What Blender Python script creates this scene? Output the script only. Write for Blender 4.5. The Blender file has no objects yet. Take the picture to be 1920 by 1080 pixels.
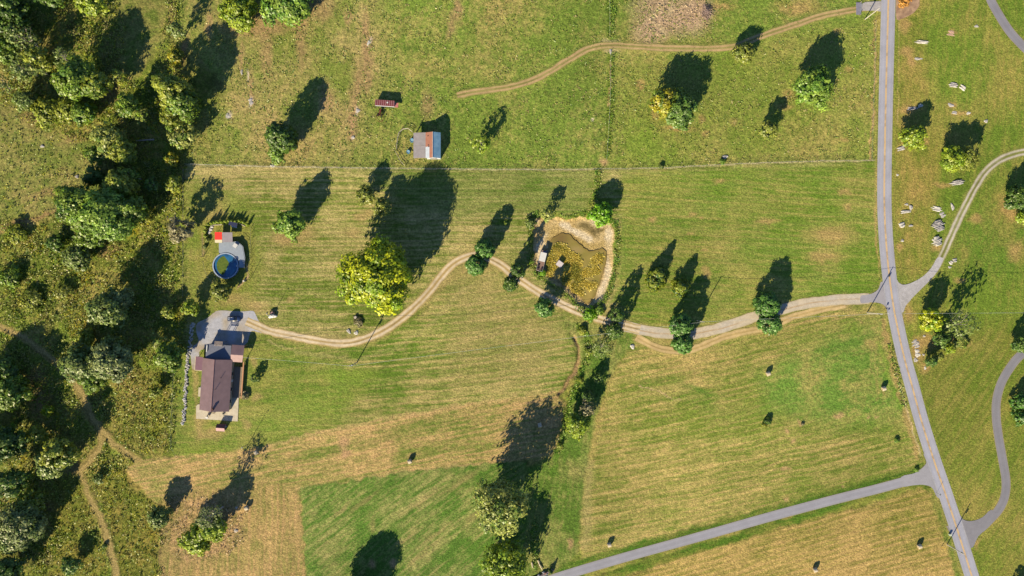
import bpy, math, random
import numpy as np
from mathutils import Vector, Matrix, Euler

# ------------------------------------------------------------------ camera, sky, sun, exposure
scene = bpy.context.scene
COL = scene.collection
H = 256.0            # flying height in metres
S = 0.2              # metres of ground per photo pixel
cam_d = bpy.data.cameras.new('camera'); cam = bpy.data.objects.new('camera', cam_d); COL.objects.link(cam)
cam.location = (0, 0, H); cam.rotation_euler = (0, 0, 0)
cam_d.sensor_width = 36; cam_d.lens = 24.0; cam_d.clip_end = 20000; cam_d.clip_start = 1
scene.camera = cam
SUN_EL = math.radians(28.5)
SUNV = Vector((-0.49, -0.872, 0)).normalized() * math.cos(SUN_EL) + Vector((0, 0, math.sin(SUN_EL)))   # towards the sun
world = bpy.data.worlds.new('World'); scene.world = world; world.use_nodes = True
wn = world.node_tree.nodes; wl = world.node_tree.links
sky = wn.new('ShaderNodeTexSky'); sky.sky_type = 'NISHITA'; sky.sun_disc = False
sky.sun_elevation = SUN_EL; sky.sun_rotation = math.atan2(SUNV.x, SUNV.y); sky.air_density = 1.0; sky.dust_density = 0.0; sky.ozone_density = 4.0
wl.new(sky.outputs[0], wn['Background'].inputs['Color']); wn['Background'].inputs['Strength'].default_value = 0.062
sd = bpy.data.lights.new('sun', 'SUN'); sd.energy = 5.0; sd.angle = math.radians(0.5); sd.color = (1.0, 0.835, 0.54)
sun = bpy.data.objects.new('sun', sd); COL.objects.link(sun)
sun.rotation_euler = SUNV.to_track_quat('Z', 'Y').to_euler()
scene.view_settings.view_transform = 'Standard'; scene.view_settings.look = 'None'
scene.view_settings.exposure = 1.33; scene.view_settings.gamma = 1.0

# ------------------------------------------------------------------ helpers
def W(px, py, h=0.0):
    """ground-plan position of a point seen at a photo pixel when it stands h metres high"""
    s = S * (H - h) / H
    return ((px - 960) * s, (540 - py) * s)

KALB = 0.50
def srgb(c, k=KALB):
    o = []
    for v, g_ in zip(c, (1.0, 1.05, 1.16)):      # surface colour behind a sunlit photo colour: the low sun is warm
        v /= 255.0
        v = v / 12.92 if v <= 0.04045 else ((v + 0.055) / 1.055) ** 2.4
        o.append(min(.92, v * k * g_))
    return tuple(o)

def tag(o, label=None, cat=None, group=None, kind=None):
    if label: o['label'] = label
    if cat: o['category'] = cat
    if group: o['group'] = group
    if kind: o['kind'] = kind
    return o

def empty(name, loc, rz=0, label=None, cat=None, group=None):
    o = bpy.data.objects.new(name, None); COL.objects.link(o)
    o.empty_display_size = 0.5
    o.location = (loc[0], loc[1], loc[2] if len(loc) > 2 else 0); o.rotation_euler = (0, 0, rz)
    return tag(o, label, cat, group)

class MB:
    def __init__(s): s.v = []; s.f = []
    def add(s, vs, fs):
        b = len(s.v); s.v += [tuple(p) for p in vs]; s.f += [tuple(i + b for i in f) for f in fs]; return s
    def box(s, c, d, rz=0, rx=0, ry=0):
        m = Euler((rx, ry, rz)).to_matrix(); c = Vector(c)
        vs = [c + m @ Vector((x * d[0] / 2, y * d[1] / 2, z * d[2] / 2)) for x in (-1, 1) for y in (-1, 1) for z in (-1, 1)]
        return s.add(vs, [(0, 1, 3, 2), (4, 6, 7, 5), (0, 4, 5, 1), (2, 3, 7, 6), (0, 2, 6, 4), (1, 5, 7, 3)])
    def prism(s, pts, z0, z1):
        """pts counter-clockwise plan outline; z0,z1 numbers or lists"""
        n = len(pts); a = z0 if hasattr(z0, '__len__') else [z0] * n; b = z1 if hasattr(z1, '__len__') else [z1] * n
        vs = [(p[0], p[1], a[i]) for i, p in enumerate(pts)] + [(p[0], p[1], b[i]) for i, p in enumerate(pts)]
        fs = [tuple(range(n - 1, -1, -1)), tuple(range(n, 2 * n))] + [(i, (i + 1) % n, n + (i + 1) % n, n + i) for i in range(n)]
        return s.add(vs, fs)
    def tube(s, p0, p1, r0, r1=None, n=6, cap=True):
        if r1 is None: r1 = r0
        p0 = Vector(p0); p1 = Vector(p1); d = (p1 - p0)
        if d.length < 1e-6: return s
        q = d.to_track_quat('Z', 'Y'); vs = []
        for p, r in ((p0, r0), (p1, r1)):
            for i in range(n):
                a = 2 * math.pi * i / n; vs.append(p + q @ Vector((math.cos(a) * r, math.sin(a) * r, 0)))
        fs = [(i, (i + 1) % n, n + (i + 1) % n, n + i) for i in range(n)]
        if cap: fs += [tuple(range(n - 1, -1, -1)), tuple(range(n, 2 * n))]
        return s.add(vs, fs)
    def ring(s, c, r0, r1, z0, z1, n=40):
        vs = []
        for i in range(n):
            a = 2 * math.pi * i / n; x, y = math.cos(a), math.sin(a)
            vs += [(c[0] + x * r0, c[1] + y * r0, z0), (c[0] + x * r1, c[1] + y * r1, z0), (c[0] + x * r1, c[1] + y * r1, z1), (c[0] + x * r0, c[1] + y * r0, z1)]
        fs = []
        for i in range(n):
            a = 4 * i; b = 4 * ((i + 1) % n)
            fs += [(a + 1, b + 1, b + 2, a + 2), (a + 3, a + 2, b + 2, b + 3), (a, a + 3, b + 3, b), (a, b, b + 1, a + 1)]
        return s.add(vs, fs)
    def sheet(s, p, t=0.06):
        """thin roof panel through points p (ordered counter-clockwise seen from above), thickness t downwards"""
        n = len(p); vs = [tuple(q) for q in p] + [(q[0], q[1], q[2] - t) for q in p]
        return s.add(vs, [tuple(range(n)), tuple(range(2 * n - 1, n - 1, -1))] + [(i, n + i, n + (i + 1) % n, (i + 1) % n) for i in range(n)])
    def build(s, name, m, parent=None, smooth=False, bevel=0):
        me = bpy.data.meshes.new(name); me.from_pydata(s.v, [], s.f); me.update()
        me.materials.append(m)
        if smooth:
            for p in me.polygons: p.use_smooth = True
        o = bpy.data.objects.new(name, me); COL.objects.link(o)
        if parent: o.parent = parent
        if bevel:
            b = o.modifiers.new('bevel', 'BEVEL'); b.width = bevel; b.segments = 2
        return o

def np_mesh(name, V, F4, m, colors=None, parent=None, extra=None):
    """fast quad mesh from numpy arrays"""
    me = bpy.data.meshes.new(name)
    nv, nf = len(V), len(F4)
    me.vertices.add(nv); me.vertices.foreach_set('co', np.ascontiguousarray(V, dtype=np.float32).ravel())
    me.loops.add(nf * 4); me.loops.foreach_set('vertex_index', np.ascontiguousarray(F4, dtype=np.int32).ravel())
    me.polygons.add(nf); me.polygons.foreach_set('loop_start', np.arange(0, nf * 4, 4, dtype=np.int32))
    me.polygons.foreach_set('loop_total', np.full(nf, 4, dtype=np.int32))
    me.update(calc_edges=True)
    if colors is not None:
        a = me.attributes.new('Col', 'FLOAT_COLOR', 'POINT')
        c = np.ones((nv, 4), dtype=np.float32); c[:, :3] = colors
        a.data.foreach_set('color', c.ravel())
    me.materials.append(m)
    o = bpy.data.objects.new(name, me); COL.objects.link(o)
    if parent: o.parent = parent
    return o

# ------------------------------------------------------------------ materials
def newmat(name):
    m = bpy.data.materials.new(name); m.use_nodes = True; nt = m.node_tree
    return m, nt.nodes, nt.links, nt.nodes['Principled BSDF']
def attr_mat(name, rough=0.9, n1=(1.2, 0.35), n2=(5.0, 0.25), bump=0.25, bscale=2.5, spec=0.15):
    m, n, l, b = newmat(name)
    a = n.new('ShaderNodeAttribute'); a.attribute_name = 'Col'
    tc = n.new('ShaderNodeTexCoord')
    prev = a.outputs['Color']
    for sc, amp in (n1, n2):
        t = n.new('ShaderNodeTexNoise'); t.inputs['Scale'].default_value = sc; t.inputs['Detail'].default_value = 3
        l.new(tc.outputs['Object'], t.inputs['Vector'])
        mr = n.new('ShaderNodeMapRange'); mr.inputs[1].default_value = 0.3; mr.inputs[2].default_value = 0.7
        mr.inputs[3].default_value = 1 - amp; mr.inputs[4].default_value = 1 + amp
        l.new(t.outputs['Fac'], mr.inputs[0])
        mx = n.new('ShaderNodeMix'); mx.data_type = 'RGBA'; mx.blend_type = 'MULTIPLY'; mx.inputs[0].default_value = 1
        l.new(prev, mx.inputs[6]); l.new(mr.outputs[0], mx.inputs[7]); prev = mx.outputs[2]
    l.new(prev, b.inputs['Base Color'])
    b.inputs['Roughness'].default_value = rough; b.inputs['Specular IOR Level'].default_value = spec
    if bump:
        t = n.new('ShaderNodeTexNoise'); t.inputs['Scale'].default_value = bscale; t.inputs['Detail'].default_value = 4
        l.new(tc.outputs['Object'], t.inputs['Vector'])
        bp = n.new('ShaderNodeBump'); bp.inputs['Strength'].default_value = bump; bp.inputs['Distance'].default_value = 0.3
        l.new(t.outputs['Fac'], bp.inputs['Height']); l.new(bp.outputs[0], b.inputs['Normal'])
    return m
def mat(name, c, rough=0.7, var=0.12, scale=1.5, metal=0, spec=0.3, c2=None, bump=0, wave=None, k=KALB):
    """plain procedural material: colour in photo sRGB, mottled by noise (towards c2 if given)"""
    m, n, l, b = newmat(name)
    c = srgb(c, k); tc = n.new('ShaderNodeTexCoord')
    t = n.new('ShaderNodeTexNoise'); t.inputs['Scale'].default_value = scale; t.inputs['Detail'].default_value = 5
    l.new(tc.outputs['Object'], t.inputs['Vector'])
    r = n.new('ShaderNodeValToRGB'); r.color_ramp.elements[0].position = 0.35; r.color_ramp.elements[1].position = 0.65
    r.color_ramp.elements[0].color = tuple(min(1, v * (1 - var)) for v in c) + (1,)
    r.color_ramp.elements[1].color = (srgb(c2, k) if c2 else tuple(min(1, v * (1 + var)) for v in c)) + (1,)
    l.new(t.outputs['Fac'], r.inputs[0]); out = r.outputs[0]
    if wave:
        w = n.new('ShaderNodeTexWave'); w.inputs['Scale'].default_value = wave[0]; w.bands_direction = wave[1]; w.inputs['Distortion'].default_value = 0.3
        l.new(tc.outputs['Object'], w.inputs['Vector'])
        mr = n.new('ShaderNodeMapRange'); mr.inputs[3].default_value = 1 - wave[2]; mr.inputs[4].default_value = 1 + wave[2] * 0.5
        l.new(w.outputs['Fac'], mr.inputs[0])
        mx = n.new('ShaderNodeMix'); mx.data_type = 'RGBA'; mx.blend_type = 'MULTIPLY'; mx.inputs[0].default_value = 1
        l.new(out, mx.inputs[6]); l.new(mr.outputs[0], mx.inputs[7]); out = mx.outputs[2]
    l.new(out, b.inputs['Base Color'])
    b.inputs['Roughness'].default_value = rough; b.inputs['Metallic'].default_value = metal; b.inputs['Specular IOR Level'].default_value = spec
    if bump:
        bp = n.new('ShaderNodeBump'); bp.inputs['Strength'].default_value = bump; bp.inputs['Distance'].default_value = 0.1
        l.new(t.outputs['Fac'], bp.inputs['Height']); l.new(bp.outputs[0], b.inputs['Normal'])
    return m
def leaf_mat(name):
    m = bpy.data.materials.new(name); m.use_nodes = True; n = m.node_tree.nodes; l = m.node_tree.links; n.clear()
    o = n.new('ShaderNodeOutputMaterial'); a = n.new('ShaderNodeAttribute'); a.attribute_name = 'Col'
    d = n.new('ShaderNodeBsdfDiffuse'); t = n.new('ShaderNodeBsdfTranslucent'); mx = n.new('ShaderNodeMixShader'); mx.inputs[0].default_value = 0.28
    g = n.new('ShaderNodeBsdfGlossy'); g.inputs['Roughness'].default_value = 0.45; m2 = n.new('ShaderNodeMixShader'); m2.inputs[0].default_value = 0.035
    l.new(a.outputs['Color'], d.inputs[0]); l.new(a.outputs['Color'], t.inputs[0])
    l.new(d.outputs[0], mx.inputs[1]); l.new(t.outputs[0], mx.inputs[2]); l.new(mx.outputs[0], m2.inputs[1]); l.new(g.outputs[0], m2.inputs[2])
    l.new(m2.outputs[0], o.inputs[0]); return m

M_ground = attr_mat('grass_and_soil', n1=(1.0, 0.22), n2=(2.2, 0.40), bump=0.7, bscale=1.8)
M_track = attr_mat('gravel_and_dirt', n1=(0.8, 0.10), n2=(3.0, 0.12), bump=0.25, bscale=3)
M_road = attr_mat('asphalt', n1=(0.15, 0.05), n2=(2.5, 0.05), bump=0.05, rough=0.85)
M_leaf = leaf_mat('leaves')
M_weed = leaf_mat('weeds')

# ------------------------------------------------------------------ numpy noise and masks
def lattice(seed): return np.random.RandomState(seed).rand(256, 256).astype(np.float32)
_L = {}
def vn(x, y, seed=0):
    if seed not in _L: _L[seed] = lattice(seed)
    L = _L[seed]
    xi = np.floor(x).astype(np.int64); yi = np.floor(y).astype(np.int64)
    fx = (x - xi).astype(np.float32); fy = (y - yi).astype(np.float32)
    fx = fx * fx * (3 - 2 * fx); fy = fy * fy * (3 - 2 * fy)
    x0 = xi & 255; x1 = (xi + 1) & 255; y0 = yi & 255; y1 = (yi + 1) & 255
    return (L[y0, x0] * (1 - fx) + L[y0, x1] * fx) * (1 - fy) + (L[y1, x0] * (1 - fx) + L[y1, x1] * fx) * fy
def fbm(x, y, sc, seed=0, o=3):
    r = 0; a = 1; t = 0
    for i in range(o):
        r = r + a * vn(x / sc + 13.7 * i, y / sc + 7.1 * i, seed + i); t += a; a *= 0.55; sc /= 2.1
    r = r / t
    return np.clip((r - 0.5) * 1.5 + 0.5, 0, 1)
def pdist(X, Y, pts, closed=False):
    P = list(pts) + ([pts[0]] if closed else [])
    d = np.full(X.shape, 1e9, dtype=np.float32)
    for (ax, ay), (bx, by) in zip(P[:-1], P[1:]):
        dx, dy = bx - ax, by - ay; L2 = dx * dx + dy * dy + 1e-9
        t = np.clip(((X - ax) * dx + (Y - ay) * dy) / L2, 0, 1)
        d = np.minimum(d, (X - ax - t * dx) ** 2 + (Y - ay - t * dy) ** 2)
    return np.sqrt(d)
def inside(X, Y, pts):
    r = np.zeros(X.shape, dtype=bool); n = len(pts)
    for i in range(n):
        (x1, y1), (x2, y2) = pts[i], pts[(i + 1) % n]
        if y1 == y2: continue
        c = ((y1 > Y) != (y2 > Y)) & (X < (x2 - x1) * (Y - y1) / (y2 - y1) + x1)
        r ^= c
    return r
def smooth(pts, n=8, closed=False):
    """Catmull-Rom through the points"""
    P = [np.array(p, dtype=float) for p in pts]
    P = ([P[-1]] + P + [P[0], P[1]]) if closed else ([2 * P[0] - P[1]] + P + [2 * P[-1] - P[-2]])
    out = []
    for i in range(1, len(P) - 2):
        for k in range(n):
            t = k / n; a, b, c, d = P[i - 1], P[i], P[i + 1], P[i + 2]
            out.append(0.5 * (2 * b + (c - a) * t + (2 * a - 5 * b + 4 * c - d) * t * t + (3 * b - a - 3 * c + d) * t ** 3))
    if not closed: out.append(P[-2])
    return [tuple(p) for p in out]

# ------------------------------------------------------------------ plan of the place (photo pixels at ground level, 0.2 m each)
MAIN_L = [(1654, -60), (1653, 0), (1649, 120), (1646, 240), (1644.5, 360), (1646, 430), (1651, 500), (1660, 570), (1670, 620), (1683, 675), (1695, 720), (1714, 790), (1736, 860), (1760, 930), (1783, 1000), (1808, 1080), (1828, 1145)]
MAIN_R = [(1680, -60), (1678.5, 0), (1676, 120), (1673.5, 240), (1671.5, 360), (1674, 430), (1680, 500), (1689, 570), (1698, 620), (1710, 675), (1723, 720), (1742, 790), (1764, 860), (1788, 930), (1811, 1000), (1836, 1080), (1856, 1145)]
DRIVE = [(1664, 558), (1630, 560), (1573, 562), (1507, 570), (1467, 580), (1427, 590), (1377, 607), (1327, 621), (1287, 627), (1243, 625), (1200, 618), (1160, 608), (1120, 597), (1080, 582), (1047, 567), (1013, 550), (980, 528), (960, 513), (940, 497), (917, 485), (892, 478), (867, 485), (845, 499), (827, 519), (807, 544), (780, 573), (753, 597), (727, 615), (693, 632), (660, 642), (627, 643), (590, 638), (547, 630), (510, 622), (484, 612), (462, 602)]
LOOP = [(1193, 632), (1220, 647), (1247, 656), (1280, 658), (1313, 650), (1353, 633), (1393, 623), (1433, 615), (1457, 607), (1490, 593), (1540, 580), (1585, 571)]
NTRACK = [(857, 179), (880, 174), (913, 169), (960, 162), (1000, 150), (1033, 133), (1070, 110), (1103, 92), (1140, 85), (1187, 87), (1243, 90), (1327, 91), (1377, 87), (1427, 68), (1490, 47), (1540, 30), (1607, 17), (1652, 11)]
ETRACK = [(1690, 549), (1712, 543), (1735, 526), (1752, 508), (1765, 483), (1780, 450), (1798, 410), (1813, 380), (1827, 353), (1847, 323), (1870, 303), (1893, 292), (1925, 284), (1980, 280)]
LANE = [(1742, 890), (1707, 900), (1640, 918), (1560, 938), (1440, 970), (1320, 1004), (1200, 1037), (1120, 1060), (1045, 1083), (960, 1112)]
EDRIVE = [(1803, 1004), (1827, 992), (1853, 976), (1873, 955), (1884, 930), (1886, 900), (1879, 857), (1872, 817), (1868, 783), (1868.7, 750), (1878, 717), (1897, 685), (1916, 664), (1950, 640)]
NEDRIVE = [(1850, -25), (1857.7, 0), (1873, 28), (1891.7, 57), (1910, 78), (1940, 108)]
SWT1 = [(-40, 600), (0, 612), (33, 627), (67, 650), (97, 673), (123, 700), (142, 722), (158, 752), (170, 780), (187, 803), (204, 823), (227, 843), (262, 862)]
SWT2 = [(187, 805), (184, 840), (160, 870), (147, 885), (157, 912), (177, 950), (197, 997), (210, 1047), (222, 1090), (230, 1130)]
POND = [(1000, 410), (1021, 404), (1040, 406), (1062, 411), (1085, 408), (1106, 405), (1130, 412), (1149, 419), (1153, 441), (1151, 470), (1149, 502), (1143, 530), (1134, 553), (1118, 570), (1102, 581), (1088, 574), (1057, 543), (1016, 516), (1002, 494), (998, 461), (1000, 431)]
WATER = [(1031, 451), (1044, 441), (1056, 437), (1068, 441), (1086, 457), (1106, 471), (1122, 469), (1133, 467), (1138, 482), (1131, 512), (1121, 543), (1112, 561), (1100, 571), (1088, 557), (1061, 535), (1021, 512), (1017, 494), (1027, 468)]
FENCE_N = [(348, 308), (420, 310), (500, 313), (600, 314), (680, 315), (760, 316), (860, 317), (960, 318), (1060, 318), (1120, 317), (1240, 315), (1350, 309), (1440, 305), (1545, 302), (1638, 301)]
CREEK = [(1088, 612), (1098, 628), (1104, 650), (1099, 675), (1090, 700), (1082, 722), (1070, 745), (1064, 765), (1058, 800), (1048, 845)]
GULLY = [(1076, 632), (1085, 650), (1084, 675), (1075, 700), (1062, 722), (1048, 738)]
PAD = [(372, 640), (368, 622), (370, 606), (388, 597), (404, 584), (418, 582), (432, 583), (456, 584), (474, 583), (480, 591), (486, 603), (498, 614), (496, 625), (480, 622), (470, 622), (455, 650), (380, 655), (374, 672), (366, 690), (360, 690), (358, 655)]
# ------------------------------------------------------------------ ground: one sheet, coloured by what grows on it
def axis(lo, hi, st):
    a = np.arange(lo, hi + st / 2, st)
    far = np.array([12, 30, 60, 120, 260, 600, 1400, 3200])
    return np.concatenate([lo - far[::-1], a, hi + far])
gx = axis(-214, 214, 0.42); gy = axis(-126, 126, 0.42)
GX, GY = np.meshgrid(gx, gy)
X = (GX / S + 960).astype(np.float32); Y = (540 - GY / S).astype(np.float32)
rs = np.random.RandomState(7)
wx = (fbm(X, Y, 14, 1) - .5) * 9; wy = (fbm(X, Y, 14, 5) - .5) * 9
XW = X + wx; YW = Y + wy
XS = X + wx * .35; YS = Y + wy * .35

def ss(d, w): 
    t = np.clip(.5 - d / (2 * w), 0, 1); return (t * t * (3 - 2 * t)).astype(np.float32)
def polym(pts, soft=2.0, warp=1):
    x, y = (XW, YW) if warp == 1 else ((XS, YS) if warp else (X, Y))
    d = pdist(x, y, pts, True); i = inside(x, y, pts)
    return ss(np.where(i, -d, d), soft)
def linem(pts, half, soft=2.0, warp=1, closed=False):
    x, y = (XW, YW) if warp == 1 else ((XS, YS) if warp else (X, Y))
    return ss(pdist(x, y, pts, closed) - half, soft)
def spot(x, y, rx, ry, rot=0, soft=.5):
    c, s = math.cos(rot), math.sin(rot); dx, dy = XW - x, YW - y
    u = (dx * c + dy * s) / rx; v = (-dx * s + dy * c) / ry
    r = np.sqrt(u * u + v * v); return np.clip((1 + soft - r) / (2 * soft), 0, 1)
C = np.zeros(X.shape + (3,), dtype=np.float32); C[:] = srgb((116, 116, 56))
TUFT = np.full(X.shape, .5, dtype=np.float32)    # roughness of the sward, metres of relief
def lay(m, c):
    global C
    C = C * (1 - m[..., None]) + np.array(srgb(c), dtype=np.float32) * m[..., None]
def lerp3(t, c1, c2):
    a = np.array(srgb(c1), dtype=np.float32); b = np.array(srgb(c2), dtype=np.float32); return a + (b - a) * np.clip(t, -.06, 1.2)[..., None]
def field(m, green, tan, ang=0, period=8, bias=.4, stripe=.7, patch=.9, fine=.6, psc=70, seed=20, tuft=.04, curve=None, dark=None, lines=0):
    """a sward mixed of green and dry grass: mowing stripes along ang, patches, fine mottling"""
    global C, TUFT
    a = math.radians(ang); c, s = math.cos(a), math.sin(a)
    U = X * c - Y * s; V = X * s + Y * c
    if curve is not None: V = V + curve
    V = V + (vn(U / 60, V / 60, seed + 9) - .5) * 5
    st = vn(V / period, U / 150, seed) * .6 + vn(V / (period * .37), U / 45, seed + 1) * .4
    st2 = vn(V / 2.1, U / 16, seed + 2)
    wob = fbm(X, Y, 90, seed + 4, 2)                       # the stripes show more in some places than in others
    pa = fbm(X, Y, psc, seed + 3, 4)
    fi = vn(X / 2.6, Y / 2.6, seed + 5) * .5 + vn(X / 7, Y / 7, seed + 6) * .5
    t = bias + stripe * (st - .5) * (.45 + wob) + (.25 + stripe * .55) * (st2 - .5) + patch * (pa - .5) * 1.2 + fine * (fi - .5)
    if lines:
        ph = (V / (period * 1.15)) % 1; ln = np.exp(-((ph - .5) / .13) ** 2) * np.clip(vn(U / 110, np.floor(V / (period * 1.15)) * 3.3, seed + 11) * 1.8 - .25, 0, 1)
        dk = np.exp(-((ph - .12) / .14) ** 2) * np.clip(vn(U / 90, np.floor(V / (period * 1.15)) * 5.1, seed + 12) * 1.6 - .2, 0, 1)
        t = t + ln * lines - dk * lines * .45
    F = lerp3(t, green, tan)
    br = 1 + (.30 * (fi - .5) + .22 * (vn(X / 160, Y / 160, seed + 7) - .5) + .22 * (st - .5))[..., None]
    F = F * br
    if dark is not None:
        dm = np.clip((fbm(X, Y, dark[0], seed + 8, 3) - dark[1]) * 5, 0, 1) * dark[2]
        F = F * (1 - dm[..., None]) + np.array(srgb(dark[3]), dtype=np.float32) * dm[..., None]
    C = C * (1 - m[..., None]) + F * m[..., None]
    TUFT = TUFT * (1 - m) + tuft * m

one = np.ones(X.shape, dtype=np.float32)
# rough land on the west side, olive and brown
field(one, (118, 134, 48), (168, 154, 84), 20, 9, .38, .3, 1.2, 1.1, 40, 100, .25, dark=(22, .62, .6, (58, 74, 26)))
# meadow inside the woods
field(polym([(-60, 200), (20, 190), (60, 235), (150, 268), (230, 262), (205, 330), (150, 395), (60, 405), (-60, 420)], 10), (122, 136, 60), (162, 150, 88), 12, 10, .45, .2, 1.0, .8, 30, 120, .16)
field(polym([(180, 60), (215, -60), (420, -60), (430, 150), (330, 110), (290, 100), (220, 180), (190, 150)], 8), (118, 134, 56), (164, 150, 88), 12, 10, .42, .2, 1.0, .8, 30, 121, .16)
# pasture north of the long fence
PAST = [(352, -90), (1641, -90), (1641, 300), (1440, 305), (1240, 315), (960, 318), (680, 315), (348, 308), (325, 250), (430, 170), (330, 60)]
field(polym(PAST, 3), (130, 150, 62), (176, 162, 94), 75, 14, .38, .15, 1.25, 1.2, 95, 140, .13, dark=(9, .66, .5, (92, 122, 44)))
field(polym([(352, -90), (700, -90), (730, 200), (660, 312), (350, 306), (420, 160)], 40) * .75, (130, 144, 62), (182, 160, 104), 80, 22, .52, .35, 1.3, .9, 70, 150, .15)
field(polym([(1150, 120), (1640, 40), (1640, 300), (1440, 305), (1160, 315)], 30) * .6, (130, 150, 56), (168, 156, 86), 60, 20, .33, .2, 1.1, .9, 90, 160, .15)
# band of mown grass
field(linem(DRIVE, 26, 3), (122, 136, 54), (178, 160, 98), 30, 9, .5, .4, .9, .6, 40, 175, .04)
field(linem(LOOP, 14, 4), (122, 136, 54), (178, 160, 98), 30, 9, .5, .4, .9, .6, 40, 176, .04)
UP = [(347, 309), (680, 316), (960, 319), (1240, 316), (1440, 306), (1645, 301), (1646, 430), (1652, 520), (1640, 552), (1507, 566), (1380, 602), (1243, 622), (1160, 606), (1047, 565), (970, 525), (895, 478), (830, 515), (780, 573), (727, 615), (627, 643), (510, 622), (345, 640), (343, 500)]
field(polym(UP, 2), (118, 136, 52), (184, 170, 108), 0.3, 7, .42, .85, 1.0, .55, 80, 180, .04, lines=.8)
field(polym([(1165, 322), (1645, 303), (1652, 520), (1640, 552), (1507, 566), (1380, 602), (1243, 622), (1175, 600), (1150, 560), (1165, 420)], 14) * .85, (110, 140, 44), (166, 158, 84), -4, 9, .36, .75, 1.0, .5, 90, 200, .04, lines=.5)
field(polym([(345, 340), (410, 330), (470, 380), (500, 500), (470, 590), (345, 600)], 14) * .8, (120, 138, 52), (166, 152, 86), 80, 9, .42, .3, 1.0, .6, 50, 210, .05)
field(polym([(700, 318), (1110, 318), (1100, 400), (990, 395), (860, 410), (700, 350)], 14) * .6, (98, 130, 48), (160, 158, 92), 0, 7, .30, .8, .8, .5, 90, 215, .04)
# centre field south of the drive
CF = [(482, 636), (590, 655), (700, 650), (790, 590), (840, 530), (905, 500), (985, 545), (1060, 590), (1076, 640), (1080, 680), (1045, 742), (840, 770), (640, 806), (480, 848), (330, 860), (322, 700), (345, 640)]
field(polym(CF, 3), (110, 134, 48), (178, 164, 100), 3.5, 9, .24, 1.05, .9, .5, 90, 230, .04, lines=.9, curve=(X - 700) ** 2 / 9000)
field(polym([(830, 520), (905, 500), (1000, 560), (1055, 600), (1000, 740), (840, 720), (850, 600)], 40) * .5, (124, 132, 58), (184, 160, 108), 5, 10, .66, .8, .8, .5, 60, 240, .04, curve=(X - 700) ** 2 / 9000)
field(polym([(330, 640), (520, 640), (700, 700), (640, 790), (480, 845), (330, 858), (322, 740)], 20) * .75, (116, 142, 50), (170, 160, 86), 6, 9, .34, .5, .9, .6, 60, 250, .05)
lay(spot(650, 705, 55, 14) * .45, (122, 156, 46)); lay(spot(575, 760, 60, 22) * .4, (116, 150, 48)); lay(spot(500, 800, 40, 20) * .4, (106, 148, 42)); lay(spot(380, 850, 46, 9) * .5, (124, 152, 42)); lay(spot(478, 690, 22, 24) * .45, (106, 142, 44))
# brown stubble band and the brown field below it
BR = [(233, 880), (250, 863), (330, 856), (480, 840), (640, 800), (840, 762), (1045, 735), (1062, 760), (1058, 820), (1035, 862), (930, 868), (760, 885), (640, 905), (562, 916), (566, 980), (577, 1110), (300, 1110), (300, 1010), (304, 950), (270, 935), (243, 915)]
field(polym(BR, 2.5), (126, 138, 62), (186, 158, 102), 12, 8, .62, .9, .8, .7, 60, 260, .08, lines=.6, curve=(Y - 800) * 0.0)
field(polym([(300, 935), (470, 900), (562, 916), (566, 980), (577, 1110), (300, 1110)], 14) * .8, (130, 134, 64), (190, 158, 104), 88, 9, .66, .7, .9, .7, 50, 270, .08, lines=.6)
field(polym([(320, 935), (400, 930), (440, 960), (470, 1000), (400, 1050), (330, 1060), (312, 1000)], 14) * .75, (126, 124, 66), (192, 156, 112), 40, 11, .7, .3, 1.0, 1.2, 22, 275, .25)
lay(linem([(480, 842), (640, 802), (840, 764), (1040, 735)], 3, 3) * .4, (196, 166, 116))
lay(linem([(562, 918), (640, 905), (760, 886), (900, 868)], 2.0, 2.5) * .5, (190, 158, 116))
# dark green field with diagonal swaths
GF = [(563, 915), (640, 904), (760, 885), (930, 867), (985, 867), (1000, 930), (1000, 1110), (578, 1110)]
field(polym(GF, 2), (98, 130, 50), (168, 160, 98), 38, 8, .24, 1.0, .8, .55, 70, 280, .06, curve=((X - 600) * .0 - (Y - 1000) ** 2 / 1800))
for (a, b, rx, ry, r) in ((680, 945, 34, 5, -.65), (640, 955, 18, 4, -.7), (860, 905, 50, 6, -.6), (820, 1000, 34, 4, -.65), (790, 940, 45, 5, -.6), (900, 960, 40, 5, -.6), (790, 1040, 40, 4, -.7), (700, 985, 5, 14, 0), (735, 1055, 8, 9, 0), (760, 1010, 30, 4, -.7)):
    lay(spot(a, b, rx, ry, r) * .38, (180, 152, 104))
# creek strip
CS = [(1062, 600), (1180, 620), (1195, 640), (1160, 680), (1130, 740), (1112, 830), (1096, 880), (1090, 960), (1085, 1040), (1030, 1085), (985, 1110), (985, 880), (1035, 860), (1062, 800), (1070, 740), (1090, 690)]
field(polym(CS, 5), (104, 132, 50), (162, 156, 90), 84, 14, .34, .5, 1.0, .8, 40, 300, .12)
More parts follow.
